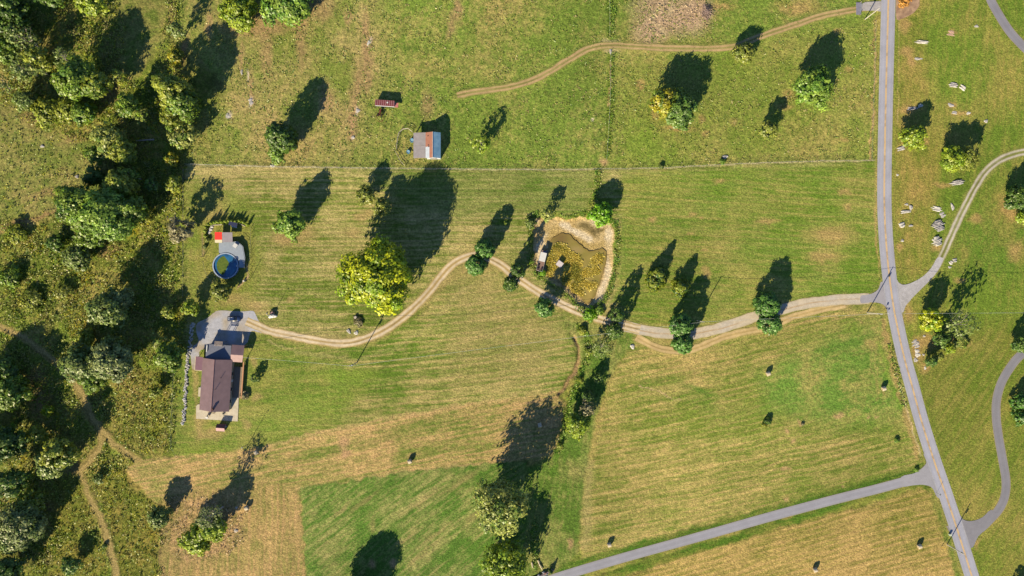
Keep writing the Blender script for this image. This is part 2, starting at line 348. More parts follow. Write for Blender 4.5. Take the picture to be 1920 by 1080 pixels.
# the large south-east hayfield
SE = [(1192, 640), (1247, 662), (1300, 664), (1433, 622), (1540, 586), (1640, 578), (1660, 610), (1690, 720), (1733, 862), (1722, 884), (1640, 902), (1440, 952), (1200, 1022), (1090, 1050), (1088, 960), (1100, 880), (1118, 790), (1140, 720)]
field(polym(SE, 4), (128, 142, 58), (186, 166, 100), 12, 9, .48, .95, .8, .6, 100, 320, .05, lines=.6, curve=(X - 1350) ** 2 / 14000)
field(polym([(1420, 700), (1500, 660), (1560, 625), (1650, 600), (1690, 720), (1710, 790), (1560, 800), (1440, 770)], 30) * .85, (112, 150, 58), (176, 162, 94), 14, 10, .30, .4, 1.1, 1.0, 40, 340, .12)
field(polym([(1195, 700), (1260, 705), (1340, 738), (1440, 760), (1370, 800), (1300, 760), (1200, 740)], 14) * .35, (96, 140, 44), (170, 160, 90), 14, 10, .3, .4, 1.1, .9, 40, 345, .1)
lay(spot(1310, 730, 34, 5, .35) * .6, (78, 128, 36)); lay(linem([(1198, 722), (1235, 735), (1276, 754)], .9, 1.0) * .8, (210, 178, 136))
lay(linem([(1105, 870), (1098, 960), (1100, 1020)], 8, 9) * .5, (186, 168, 112)); lay(linem([(1150, 700), (1122, 790), (1108, 860)], 5, 8) * .5, (184, 160, 96))
field(linem([(1050, 1068), (1200, 1024), (1440, 958), (1640, 906), (1730, 876)], 8, 5), (88, 122, 36), (140, 140, 66), 16, 5, .2, .6, .8, .6, 60, 350, .05)
field(linem([(1150, 1078), (1240, 1050), (1440, 990), (1640, 930), (1700, 912), (1735, 915)], 8, 5), (92, 122, 36), (146, 140, 66), 16, 5, .25, .6, .8, .6, 60, 352, .05)
# bottom right stubble field
BRF = [(1140, 1095), (1260, 1052), (1440, 998), (1640, 943), (1725, 915), (1752, 925), (1775, 1000), (1800, 1110), (1120, 1110)]
field(polym(BRF, 4), (138, 136, 60), (190, 162, 98), 16, 9, .62, .9, .7, .5, 90, 360, .06, lines=.7)
field(linem([(1752, 922), (1772, 980), (1798, 1070), (1806, 1110)], 9, 5) * .9, (96, 130, 40), (160, 150, 80), 70, 8, .25, .4, .8, .8, 40, 365, .05)
# lawns east of the main road
EL = [(1668, -90), (2060, -90), (2060, 1170), (1850, 1170), (1800, 1000), (1750, 850), (1700, 660), (1672, 520), (1670, 300)]
field(polym(EL, 2), (116, 138, 48), (164, 150, 78), 85, 11, .30, .5, 1.0, .6, 90, 380, .05)
field(polym([(1700, 640), (2060, 560), (2060, 1170), (1850, 1170), (1780, 920)], 30) * .8, (118, 136, 46), (166, 150, 80), 55, 9, .36, .7, .9, .5, 80, 390, .05)
field(polym([(1680, -20), (1730, -20), (1735, 220), (1760, 280), (1735, 520), (1680, 500)], 22) * .6, (128, 136, 50), (190, 158, 92), 88, 10, .55, .4, 1.0, .9, 40, 400, .05)
field(polym([(1790, 440), (1900, 330), (1960, 420), (1900, 520), (1800, 500)], 30) * .6, (100, 138, 44), (160, 146, 80), 60, 14, .3, .4, 1.2, 1.0, 40, 405, .1)
# bare and dry patches
def pat(l, c, a=.8):
    for p in l: lay(spot(*p) * a, c)
pat([(1250, 18, 56, 40, .1), (1220, 55, 30, 26), (1290, 40, 34, 22), (1310, 18, 26, 22)], (192, 162, 132), .9)
pat([(1232, 20, 26, 6, -.7), (1262, 12, 5, 24, .4), (1238, 52, 22, 5, .9)], (204, 186, 140), .5)
pat([(685, 60, 7, 40), (690, 110, 8, 40, .15), (672, 150, 8, 30), (664, 205, 10, 50), (690, 160, 9, 20), (658, 240, 5, 24), (652, 30, 5, 18), (855, 15, 7, 22, .3), (845, 55, 8, 22, .2), (803, 197, 13, 24), (452, 110, 4, 26), (470, 165, 5, 40), (392, 42, 6, 30), (345, 90, 5, 30, .3), (490, 50, 60, 18), (600, 15, 30, 22), (500, 100, 12, 40), (565, 60, 10, 60), (610, 180, 12, 30), (860, 25, 8, 16)], (182, 142, 108), .55)
pat([(693, 78, 2.5, 8), (464, 140, 2, 10), (468, 190, 3, 8), (671, 205, 3, 7), (663, 257, 2.5, 4), (430, 216, 4, 6), (1110, 225, 3, 3)], (226, 206, 186), .8)
pat([(556, 440, 34, 20), (530, 450, 20, 14), (675, 408, 12, 6), (660, 435, 16, 8), (690, 400, 10, 5), (440, 560, 26, 12), (478, 575, 22, 9), (412, 350, 14, 5), (545, 560, 9, 6), (585, 580, 8, 5)], (190, 156, 108), .5)
pat([(1300, 402, 7, 4), (1295, 438, 6, 3), (1317, 412, 4, 3), (1348, 340, 12, 4), (1582, 358, 12, 6), (1590, 388, 8, 8), (1323, 512, 6, 12, -.3), (1222, 412, 6, 6), (1320, 470, 6, 3), (1440, 415, 20, 6), (1560, 440, 40, 16), (1545, 480, 30, 10)], (204, 160, 112), .5)
pat([(1315, 225, 6, 8), (1200, 160, 6, 8), (1325, 253, 7, 6), (1375, 230, 8, 5), (1270, 240, 30, 5, .1), (1470, 200, 14, 6), (1590, 130, 8, 6), (1585, 262, 10, 4), (1478, 180, 10, 8), (1500, 15, 40, 12), (1570, 60, 10, 4), (1350, 12, 30, 6)], (194, 150, 104), .5)
pat([(1232, 202, 8, 24, .2), (1270, 240, 16, 5)], (196, 160, 100), .6)
pat([(700, 1060, 6, 8), (1070, 1020, 7, 10), (735, 1055, 6, 7), (645, 830, 10, 14), (650, 850, 6, 6), (1573, 780, 8, 4), (1500, 792, 3, 7), (1475, 808, 3, 4), (1485, 826, 4, 3), (1475, 880, 9, 4), (1474, 938, 4, 5), (1582, 911, 3, 2), (1630, 781, 3, 3), (1645, 780, 2, 2)], (206, 160, 122), .6)
pat([(1787, 60, 8, 6), (1697, 50, 10, 14), (1700, 95, 12, 10), (1708, 115, 7, 10), (1700, 205, 10, 8), (1785, 196, 8, 5), (1800, 212, 18, 4), (1735, 265, 7, 5), (1768, 345, 16, 5), (1828, 410, 12, 8), (1890, 390, 12, 25, -.4), (1903, 470, 14, 16), (1757, 467, 12, 6), (1685, 465, 5, 8), (1800, 528, 10, 5), (1718, 660, 14, 24), (1700, 590, 12, 20), (1740, 640, 20, 14), (1735, 690, 10, 12), (1802, 640, 18, 6, .3), (1833, 1020, 4, 10)], (202, 158, 108), .55)
pat([(375, 790, 8, 30), (392, 815, 26, 10), (367, 700, 5, 60), (412, 690, 4, 20), (475, 680, 5, 12), (462, 795, 8, 10), (480, 745, 8, 7), (397, 805, 10, 5)], (192, 160, 110), .55)
pat([(205, 180, 12, 40, .5), (345, 100, 6, 25, .2), (322, 30, 6, 40), (60, 222, 22, 14, .5), (140, 262, 22, 7), (90, 360, 40, 8, -.3), (70, 720, 22, 30), (75, 760, 20, 20), (140, 880, 20, 14), (230, 720, 12, 24), (250, 760, 16, 40), (205, 470, 20, 14), (195, 478, 10, 8), (240, 690, 12, 24), (105, 1048, 20, 14), (225, 960, 12, 20), (85, 985, 12, 8), (90, 950, 14, 8), (60, 410, 60, 6, -.4), (25, 425, 40, 6, -.3)], (172, 138, 96), .6)
# golden-rod
for (a, b, r, q) in ((55, 453, 10, 16), (150, 520, 14, 22), (143, 622, 14, 12), (247, 433, 14, 10), (303, 747, 12, 8), (290, 800, 8, 24), (232, 820, 9, 5), (83, 777, 9, 9), (325, 105, 9, 18), (75, 425, 12, 6), (45, 860, 8, 6), (330, 280, 12, 20), (310, 205, 10, 8), (175, 290, 8, 5), (285, 1000, 8, 12), (170, 600, 16, 26), (105, 850, 14, 10)):
    lay(spot(a, b, r, q) * .6, (176, 158, 34))
# verges, fence lines, ruts
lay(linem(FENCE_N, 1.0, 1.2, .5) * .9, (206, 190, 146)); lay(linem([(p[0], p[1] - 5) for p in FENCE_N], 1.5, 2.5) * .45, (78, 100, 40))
lay(linem([(1641, 38), (1639, 120), (1636, 200), (1633, 300)], 1.6, 1.4) * .85, (202, 164, 112))
lay(linem([(1646, 300), (1642, 420), (1648, 500)], 1.3, 1.2) * .7, (200, 164, 108))
lay(linem([(p[0] - 3.2, p[1]) for p in MAIN_L], 1.6, 2, .5) * .5, (176, 160, 92)); lay(linem([(p[0] + 3.0, p[1]) for p in MAIN_R], 1.4, 2, .5) * .5, (150, 158, 60))
lay(linem([(1687, 30), (1685, 120), (1684, 230)], .7, .8, .5) * .55, (214, 186, 126))
lay(linem([(1655, 600), (1665, 650), (1680, 710), (1700, 780), (1722, 860)], 4.5, 3) * .6, (192, 156, 104)); lay(linem([(1650, 640), (1668, 710), (1692, 770)], 3.5, 4) * .6, (112, 152, 44))
lay(linem([(1680, 690), (1692, 740), (1712, 810), (1728, 856)], .9, 1, .5) * .7, (222, 196, 160))
for off in (-5, 4): lay(linem([(1636 + off, 640), (1640 + off, 690), (1652 + off, 740)], 1.5, 2) * .4, (190, 160, 104))
lay(linem([(1143, -40), (1143, 70)], 4, 4) * .7, (86, 116, 34)); lay(linem([(1146, 100), (1143, 200), (1138, 290), (1132, 308)], 4, 4) * .7, (104, 128, 36))
lay(linem([(1145, 118), (1146, 160), (1142, 200)], 1.6, 1.5) * .8, (208, 170, 124)); lay(spot(1131, 303, 9, 7) * .9, (206, 170, 120)); lay(spot(1145, 85, 18, 9) * .9, (204, 182, 146))
lay(linem([(1122, 320), (1120, 345), (1112, 380)], 4, 4) * .7, (108, 136, 38))
lay(linem(smooth(CREEK), 5, 4) * .7, (98, 134, 36)); lay(linem(smooth(GULLY), 3.2, 2) * .85, (170, 138, 100)); lay(linem([(1003, 990), (1002, 1030), (1006, 1066)], 4.5, 3) * .85, (84, 148, 26)); lay(linem([(1048, 845), (1043, 870), (1035, 890)], 4, 4) * .6, (90, 130, 34))
for q in ((930, 500, 60, 8, .1),): lay(spot(*q) * .35, (180, 158, 108))
for k, off in enumerate((8, 12, 17)):      # turning swaths below the drive
    lay(linem([(985 - k * 8, 500 + off), (905, 510 + off), (860, 540 + off), (800, 600 + off), (740, 645 + off), (660, 668 + off * .5), (560, 655 + off * .5), (500, 640)], .9, 1.4) * .4, (188, 170, 116))
lay(linem([(p[0], p[1] + 9) for p in DRIVE[25:34]], 2.2, 3) * .5, (184, 156, 104))
lay(linem(DRIVE, 9, 3) * .55, (172, 156, 100)); lay(linem(LOOP, 7, 3) * .5, (172, 150, 96)); lay(linem(NTRACK, 7, 3) * .5, (158, 148, 84)); lay(linem(ETRACK, 9, 3) * .4, (168, 160, 92))
lay(linem([(1450, 625), (1500, 606), (1560, 590), (1620, 592)], 1, 1.5) * .5, (196, 160, 112)); lay(linem([(1560, 595), (1600, 596), (1620, 606)], 1, 1) * .5, (196, 160, 112))
pat([(1507, 640, 22, 10), (1600, 618, 16, 10)], (112, 140, 46), .5)
# tracks beaten in the rough land
for T in (SWT1, SWT2): lay(linem(smooth(T), 8, 2.5) * .9, (166, 146, 88)); lay(linem([(a - 5.5, b) for a, b in smooth(T)], 1.2, 1.2) * .5, (92, 88, 42)); lay(linem([(a - 1.5, b) for a, b in smooth(T)], 1.2, 1.5) * .5, (196, 168, 116)); lay(linem([(a + 4, b) for a, b in smooth(T)], 1.2, 1.5) * .5, (196, 168, 116))
lay(linem([(40, 412), (95, 398), (110, 392), (150, 388)], 2, 2) * .6, (160, 126, 88)); lay(linem([(0, 425), (40, 412)], 4, 3) * .5, (160, 126, 88))
lay(linem([(344, 560), (342, 640), (333, 720), (322, 800), (322, 850), (335, 857)], 2, 2) * .6, (108, 120, 46)); lay(linem([(345, 320), (345, 560)], 1.5, 2) * .6, (96, 110, 40))
lay(linem([(233, 880), (243, 915), (270, 935), (303, 948), (302, 1000), (300, 1080)], 1.8, 1.5) * .8, (110, 96, 60))
field(polym([(190, 800), (225, 720), (255, 690), (320, 700), (318, 850), (265, 852), (215, 820)], 4) * .7, (116, 128, 42), (164, 146, 78), 88, 6, .5, .9, .8, .9, 30, 420, .4)
field(polym([(170, 890), (235, 880), (300, 960), (296, 1110), (235, 1110), (200, 960)], 4) * .7, (108, 118, 32), (150, 130, 60), 88, 8, .35, .4, .9, 1.0, 30, 425, .4)
field(polym([(95, 900), (145, 890), (175, 960), (210, 1110), (90, 1110), (95, 1000)], 6) * .8, (110, 122, 36), (154, 136, 64), 60, 8, .35, .3, .9, 1.0, 24, 430, .4)
# house surroundings
lay(polym(smooth([(380, 412), (440, 405), (470, 420), (476, 470), (472, 520), (452, 545), (400, 540), (376, 500), (374, 450)], 4, True), 5) * .4, (150, 146, 66))
lay(linem([(463, 495), (462, 515), (452, 530), (446, 538)], 1.8, 1.5) * .8, (204, 168, 130)); lay(linem([(382, 440), (381, 482)], 1, 1) * .7, (190, 160, 120))
lay(polym([(450, 618), (458, 640), (458, 690), (452, 690), (450, 650)], 2) * .3, (120, 150, 50))
# pond basin: pale dried mud, with a weedy rim outside it
rim = linem(smooth(POND, 4, True), 6, 4, 1, True); lay(rim * .75, (112, 128, 40)); TUFT[:] = np.maximum(TUFT, rim * .35)
lay(ss(pdist(XW, YW, smooth([(990, 398), (1060, 396), (1150, 400), (1170, 430), (1166, 520), (1140, 575), (1108, 598)], 6)) - 1.5, 3) * .5, (104, 142, 48))
pm = polym(smooth(POND, 4, True), 1.6)
n1 = fbm(X, Y, 22, 500); n2 = fbm(X, Y, 7, 504)
mud = lerp3(n1 * .6 + n2 * .5, (186, 154, 92), (226, 200, 148)); C = C * (1 - pm[..., None]) + mud * pm[..., None]
pat([(1062, 424, 9, 6, .4), (1075, 432, 10, 5, .5), (1088, 440, 16, 6, .5), (1104, 448, 8, 6), (1056, 420, 5, 4), (1122, 418, 12, 7), (1143, 440, 6, 20), (1134, 538, 6, 28, .3), (1139, 500, 5, 18), (1020, 445, 5, 14, .5), (1005, 415, 8, 6), (1010, 470, 5, 16)], (242, 224, 194), .7)
pat([(1098, 424, 16, 7, .3), (1113, 436, 12, 6, .3), (1125, 430, 10, 4)], (110, 98, 58), .85)
pat([(1035, 435, 18, 14, -.3), (1080, 455, 26, 10, .4), (1095, 462, 24, 7), (1128, 458, 16, 7)], (178, 152, 84), .6)
wetm = ss(pdist(XW, YW, smooth(WATER, 4, True), True) - 2, 3); lay(wetm * .5, (146, 118, 58))
TUFT = TUFT * (1 - pm) + .03 * pm

# relief: sward roughness (downwards only, so roads stay clear above it), pond basin, creek bed
flat = np.ones(X.shape, dtype=np.float32)
for pts, hw in ((DRIVE, 12), (LOOP, 9), (NTRACK, 9), (ETRACK, 11), (LANE, 16), (EDRIVE, 16), (NEDRIVE, 15), (SWT1, 9), (SWT2, 9)):
    flat *= 1 - ss(pdist(X, Y, pts) - hw, 3)
d = pdist(X, Y, MAIN_L + MAIN_R[::-1], True); i = inside(X, Y, MAIN_L + MAIN_R[::-1]); flat *= 1 - ss(np.where(i, -d, d) - 6, 3)
for pts in (PAD, [(366, 660), (460, 650), (462, 800), (366, 800)], [(370, 400), (470, 400), (475, 550), (370, 550)]):
    d = pdist(X, Y, pts, True); i = inside(X, Y, pts); flat *= 1 - ss(np.where(i, -d, d) - 3, 3)
rl = vn(X / 3.1, Y / 3.1, 600) * .5 + vn(X / 7.3, Y / 7.3, 601) * .35 + vn(X / 1.9, Y / 1.9, 602) * .3
Z = -0.03 - TUFT * flat * rl * 1.9
Z -= .9 * polym(smooth(POND, 4, True), 5, 0) * 1.0 
Z -= .7 * ss(pdist(X, Y, smooth(GULLY)) - 2.5, 3) + .5 * ss(pdist(X, Y, [(1003, 985), (1002, 1030), (1006, 1066)]) - 3, 3) + .4 * ss(pdist(X, Y, smooth(CREEK)) - 2, 4)
Z -= .5 * ss(pdist(X, Y, [(1143, -40), (1143, 66)]) - 1.0, 2) + .4 * ss(pdist(X, Y, [(1146, 118), (1143, 200), (1137, 290)]) - .8, 2)
for T in (SWT1, SWT2): pass
ny, nx = X.shape
idx = np.arange(nx * ny).reshape(ny, nx)
F = np.stack([idx[:-1, :-1], idx[:-1, 1:], idx[1:, 1:], idx[1:, :-1]], -1).reshape(-1, 4)
V = np.stack([GX, GY, Z], -1).reshape(-1, 3)
C = np.clip(C, .004, .9)
tag(np_mesh('ground', V, F, M_ground, C.reshape(-1, 3)), 'grassland with mown hay fields, pasture and rough ground', kind='structure')

# ------------------------------------------------------------------ roads, lanes and tracks
def wpt(p): return np.array([(p[0] - 960) * S, (540 - p[1]) * S])
def ribbon(name, pts, width, z, m, cfun, label, n=7, k=14, jit=0.0, seed=1):
    """strip along pts (photo pixels) of width metres (number or function of 0..1); cfun(u across -1..1, s metres along, x, y) gives colour"""
    P = np.array([wpt(p) for p in smooth(pts, k)])
    seg = np.hypot(*(P[1:] - P[:-1]).T); s = np.concatenate([[0], np.cumsum(seg)])
    m2 = max(8, int(s[-1] / 0.6)); t = np.linspace(0, s[-1], m2)
    Q = np.stack([np.interp(t, s, P[:, 0]), np.interp(t, s, P[:, 1])], -1)
    D = np.gradient(Q, axis=0); D /= np.hypot(D[:, 0], D[:, 1])[:, None]; N = np.stack([-D[:, 1], D[:, 0]], -1)
    U = np.linspace(-1, 1, n); wv = np.array([width(q) for q in t / s[-1]]) if callable(width) else np.full(m2, width)
    jl = 1 + jit * (vn(t / 2.3, t * 0 + .5, seed + 40) - .5) * 2; jr = 1 + jit * (vn(t / 2.1, t * 0 + 9.5, seed + 41) - .5) * 2
    off = U[None, :] * wv[:, None] / 2 * np.where(U[None, :] < 0, jl[:, None], jr[:, None])
    A = Q[:, None, :] + N[:, None, :] * off[..., None]
    zz = np.full(A.shape[:2], z) + np.abs(U)[None, :] ** 6 * -.0
    Vv = np.concatenate([A, zz[..., None]], -1)
    cc = cfun(np.broadcast_to(U[None, :], off.shape), np.broadcast_to(t[:, None], off.shape), A[..., 0], A[..., 1])
    ii = np.arange(m2 * n).reshape(m2, n)
    Ff = np.stack([ii[:-1, :-1], ii[1:, :-1], ii[1:, 1:], ii[:-1, 1:]], -1).reshape(-1, 4)[:, ::-1]
    return tag(np_mesh(name, Vv.reshape(-1, 3), Ff, m, np.clip(cc, 0, .9).reshape(-1, 3)), label, kind='structure')
def sm(a, b, x): t = np.clip((x - a) / (b - a), 0, 1); return t * t * (3 - 2 * t)
def mixc(m_, a, b): return a * (1 - m_[..., None]) + b * m_[..., None]
def cc_(c): return np.array(srgb(c), dtype=np.float32)
def asphalt(base, edge=(176, 170, 160)):
    def f(U, s, x, y):
        w = np.exp(-((np.abs(U) - .48) / .16) ** 2)
        c = cc_(base)[None, None, :] * (1 + .10 * w - .05 + .10 * (vn(x / 3, y / 3, 700) - .5) + .08 * (vn(x / .7, y / .7, 701) - .5))[..., None]
        return mixc(sm(.90, 1, np.abs(U)) * .45, c, cc_(edge))
    return f
def twotrack(rut, mid, edge, u0=.5, wid=.26, green=.9, seed=0):
    def f(U, s, x, y):
        w = np.exp(-((np.abs(U) - u0) / wid) ** 4)
        n = vn(s / 6, U * 1.3 + 5, 710 + seed); w = np.clip(w + (n - .5) * .5 - (1 - green) * 0, 0, 1)
        c = mixc(w, np.where((np.abs(U) < .5)[..., None], cc_(mid), cc_(edge)), cc_(rut))
        dm = np.exp(-((U - .12 * np.sin(s / 9)) / .1) ** 2) * (vn(s / 9, s * 0 + 3, 715 + seed) > .55)
        c = mixc(dm * .6, c, cc_((104, 92, 56)))
        return c * (1 + .22 * (vn(x / .9, y / .9, 712) - .5) + .2 * (vn(x / 5, y / 5, 713) - .5))[..., None]
    return f
# main road: centre line and width from its two edges
mid = [((a[0] + b[0]) / 2, (a[1] + b[1]) / 2) for a, b in zip(MAIN_L, MAIN_R)]
wid = [(math.dist(a, b)) * S * math.cos(math.atan2(mid[min(i + 1, len(mid) - 1)][0] - mid[max(i - 1, 0)][0], mid[min(i + 1, len(mid) - 1)][1] - mid[max(i - 1, 0)][1])) for i, (a, b) in enumerate(zip(MAIN_L, MAIN_R))]
yy = np.array([p[1] for p in mid]); ext = [(1666, -900), (1667, -400)] + mid + [(1990, 1600), (2150, 2100)]
ribbon('main_road', ext, float(np.mean(wid)), .020, M_road, asphalt((178, 178, 192)), 'two-lane asphalt road running down the right side of the photo', 13)
def offl(off):
    P = np.array([wpt(p) for p in smooth(ext, 14)]); D = np.gradient(P, axis=0); D /= np.hypot(D[:, 0], D[:, 1])[:, None]
    N = np.stack([-D[:, 1], D[:, 0]], -1); Q = P + N * off
    return [((q[0] / S) + 960, 540 - q[1] / S) for q in Q[::6]]
def paint(c):
    def f(U, s, x, y): return cc_(c)[None, None, :] * (1 - .35 * (vn(x / 1.2, y / 1.2, 720) > .62) + .1 * (vn(x / 9, y / 9, 721) - .5))[..., None]
    return f
for o_ in (-.17, .17): ribbon('road_marking', offl(o_), .22, .026, M_road, paint((240, 196, 120)), 'worn yellow centre line of the main road', 2)
for o_ in (-2.38, 2.38): ribbon('road_marking', offl(o_), .09, .026, M_road, paint((204, 202, 204)), 'thin worn white edge line of the main road', 2)
def flare(w0, w1, a, b, end=0):
    """width profile: w0 along, widening to w1 near one end"""
    return lambda q: w0 + (w1 - w0) * ((max(0, (a - q) / a)) ** 2 if end == 0 else (max(0, (q - b) / (1 - b))) ** 2)
ribbon('side_lane', [(1762, 882)] + LANE[0:] + [(800, 1160), (600, 1220)], flare(3.6, 15, .05, 0), .014, M_road, asphalt((166, 165, 176), (172, 160, 130)), 'narrow asphalt lane branching off the main road to the lower left', 9)
ribbon('paved_driveway', [(1788, 1012)] + EDRIVE, flare(3.4, 12, .12, 0), .012, M_road, asphalt((146, 144, 152), (190, 166, 128)), 'dark asphalt driveway curving up the right edge', 9)
ribbon('paved_driveway', [(1800, -160)] + NEDRIVE + [(2000, 170)], 3.4, .012, M_road, asphalt((150, 148, 158), (190, 166, 128)), 'asphalt driveway crossing the top right corner', 9)

def eastdrive(U, s, x, y):
    c = mixc(np.clip(vn(x / 4, y / 4, 733) * 1.3 - .2, 0, 1), np.broadcast_to(cc_((206, 195, 180)), U.shape + (3,)), np.broadcast_to(cc_((214, 198, 174)), U.shape + (3,)))
    dm = np.exp(-((U - .1 - .25 * (vn(s / 7, s * 0 + 3, 735) - .5)) / .09) ** 2) * np.clip(vn(s / 11, s * 0 + 5, 736) * 3 - .9, 0, 1)
    c = mixc(dm * .75, c, cc_((188, 152, 104))); c = mixc(sm(.75, 1, np.abs(U)) * .6, c, cc_((190, 172, 120)))
    return c * (1 + .14 * (vn(x / .8, y / .8, 734) - .5))[..., None]
ribbon('gravel_driveway', DRIVE[1:12], 4.0, .010, M_track, eastdrive, 'pale gravel drive leading west from the road junction', 13, jit=.10, seed=3)
ribbon('gravel_driveway', DRIVE[10:], 3.3, .011, M_track, twotrack((228, 208, 178), (186, 158, 104), (192, 168, 112), .48, .30), 'two-rut gravel drive winding past the pond to the house', 13, jit=.16, seed=4)
ribbon('dirt_track', LOOP, 2.8, .008, M_track, twotrack((220, 190, 138), (190, 164, 106), (176, 160, 96), .5, .32, seed=3), 'double wheel track looping south of the gravel drive', 9, jit=.2, seed=5)
ribbon('dirt_track', NTRACK, lambda q: 2.6, .008, M_track, twotrack((200, 168, 124), (158, 150, 88), (150, 150, 80), .55, .28, seed=5), 'double wheel track across the pasture at the top', 11, jit=.2, seed=7)
ribbon('gravel_driveway', ETRACK[3:], lambda q: 3.0, .010, M_track, twotrack((206, 196, 182), (136, 140, 72), (150, 150, 84), .55, .27, seed=6), 'two-rut gravel drive curving to the right edge', 13, jit=.12, seed=9)
def polysheet(name, pts, z, m, cf, label, step=.5, parent=None, kind='structure', zf=None):
    """flat sheet filling an outline, as a grid of small quads"""
    pw = [tuple(wpt(p)) for p in pts]; xs = [p[0] for p in pw]; ys = [p[1] for p in pw]
    ax = np.arange(min(xs) - step, max(xs) + 2 * step, step); ay = np.arange(min(ys) - step, max(ys) + 2 * step, step)
    A, B = np.meshgrid(ax, ay); PX = A / S + 960; PY = 540 - B / S
    ins = inside(PX, PY, pts); dd = pdist(PX, PY, pts, True)
    # pull the outer ring of vertices on to the outline
    keepv = ins | (dd * S < step * 1.0)
    n0 = keepv[:-1, :-1] & keepv[:-1, 1:] & keepv[1:, 1:] & keepv[1:, :-1]
    anyin = ins[:-1, :-1] | ins[:-1, 1:] | ins[1:, 1:] | ins[1:, :-1]
    A2, B2 = A.copy(), B.copy()
    out = keepv & ~ins
    P = np.array(pw + [pw[0]]); best = np.full(A.shape, 1e9)
    for (x1, y1), (x2, y2) in zip(P[:-1], P[1:]):
        dx, dy = x2 - x1, y2 - y1; t = np.clip(((A - x1) * dx + (B - y1) * dy) / (dx * dx + dy * dy + 1e-9), 0, 1)
        qx, qy = x1 + t * dx, y1 + t * dy; q = (A - qx) ** 2 + (B - qy) ** 2; u = (q < best) & out
        A2[u] = qx[u]; B2[u] = qy[u]; best = np.minimum(best, q)
    ii = np.arange(A.size).reshape(A.shape)
    f = np.stack([ii[:-1, :-1], ii[:-1, 1:], ii[1:, 1:], ii[1:, :-1]], -1)[n0 & anyin]
    zz = np.full(A.shape, z) if zf is None else zf(PX, PY)
    v = np.stack([A2, B2, zz], -1).reshape(-1, 3); c = cf(A, B).reshape(-1, 3)
    u = np.unique(f); rem = np.zeros(A.size, dtype=np.int64); rem[u] = np.arange(len(u))
    o = np_mesh(name, v[u], rem[f], m, np.clip(c[u], 0, .95), parent)
    return tag(o, label, kind=kind) if not parent else o
polysheet('gravel_yard', smooth(PAD, 3, True), .006, M_track, lambda x, y: mixc(np.clip(vn(x / 2.5, y / 2.5, 740) * 1.4 - .3, 0, 1), np.broadcast_to(cc_((190, 190, 200)), x.shape + (3,)), np.broadcast_to(cc_((184, 170, 150)), x.shape + (3,))) * (1 + .12 * (vn(x / .7, y / .7, 741) - .5))[..., None], 'gravel parking yard in front of the house')
polysheet('gravel_apron', [(1614, 8), (1622, 4), (1636, 3), (1654, 2), (1654, 22), (1640, 20), (1630, 20), (1614, 20)], .013, M_track, lambda x, y: np.broadcast_to(cc_((186, 180, 180)), x.shape + (3,)) * (1 + .2 * (vn(x / .8, y / .8, 742) - .5))[..., None], 'grey gravel apron by the pasture gate at the top')
polysheet('mulch_bed', smooth([(1680, 0), (1681, 36), (1694, 34), (1712, 25), (1723, 12), (1724, 0), (1722, -25), (1682, -30)], 3, True), .010, M_track, lambda x, y: mixc(vn(x / .9, y / .9, 744), np.broadcast_to(cc_((150, 120, 100)), x.shape + (3,)), np.broadcast_to(cc_((206, 172, 140)), x.shape + (3,))), 'brown mulch bed beside the road at the top')

def flatc(c, a=.12): return lambda x, y: np.broadcast_to(cc_(c), x.shape + (3,)) * (1 + a * (vn(x / .8, y / .8, 731) - .5) + a * (vn(x / 4, y / 4, 732) - .5))[..., None]
polysheet('asphalt_apron', smooth([(1653, 528), (1648, 540), (1638, 549), (1624, 553), (1614, 555), (1614, 568), (1632, 567), (1648, 568), (1660, 575), (1668, 592), (1680, 590), (1672, 540)], 3, True), .0135, M_road, flatc((172, 168, 176)), 'grey mouth of the long drive at the west side of the road', .4)
polysheet('gravel_apron', smooth([(1676, 515), (1684, 528), (1694, 534), (1712, 529), (1732, 517), (1746, 502), (1758, 483), (1769, 486), (1758, 508), (1742, 528), (1724, 545), (1708, 562), (1698, 574), (1693, 586), (1682, 578)], 3, True), .0125, M_track, flatc((190, 186, 190), .16), 'pale gravel mouth of the two-rut drive at the east side of the road', .4)
polysheet('asphalt_apron', smooth([(1732, 850), (1737, 868), (1728, 880), (1712, 888), (1690, 894), (1690, 912), (1712, 910), (1732, 909), (1748, 915), (1757, 932), (1772, 935), (1760, 880)], 3, True), .0155, M_road, flatc((170, 168, 176)), 'asphalt mouth of the side lane', .4)
polysheet('asphalt_apron', smooth([(1796, 960), (1806, 974), (1822, 977), (1842, 970), (1858, 956), (1870, 968), (1852, 990), (1834, 1006), (1824, 1026), (1812, 1020)], 3, True), .0130, M_road, flatc((146, 144, 152)), 'dark asphalt mouth of the right hand driveway', .4)
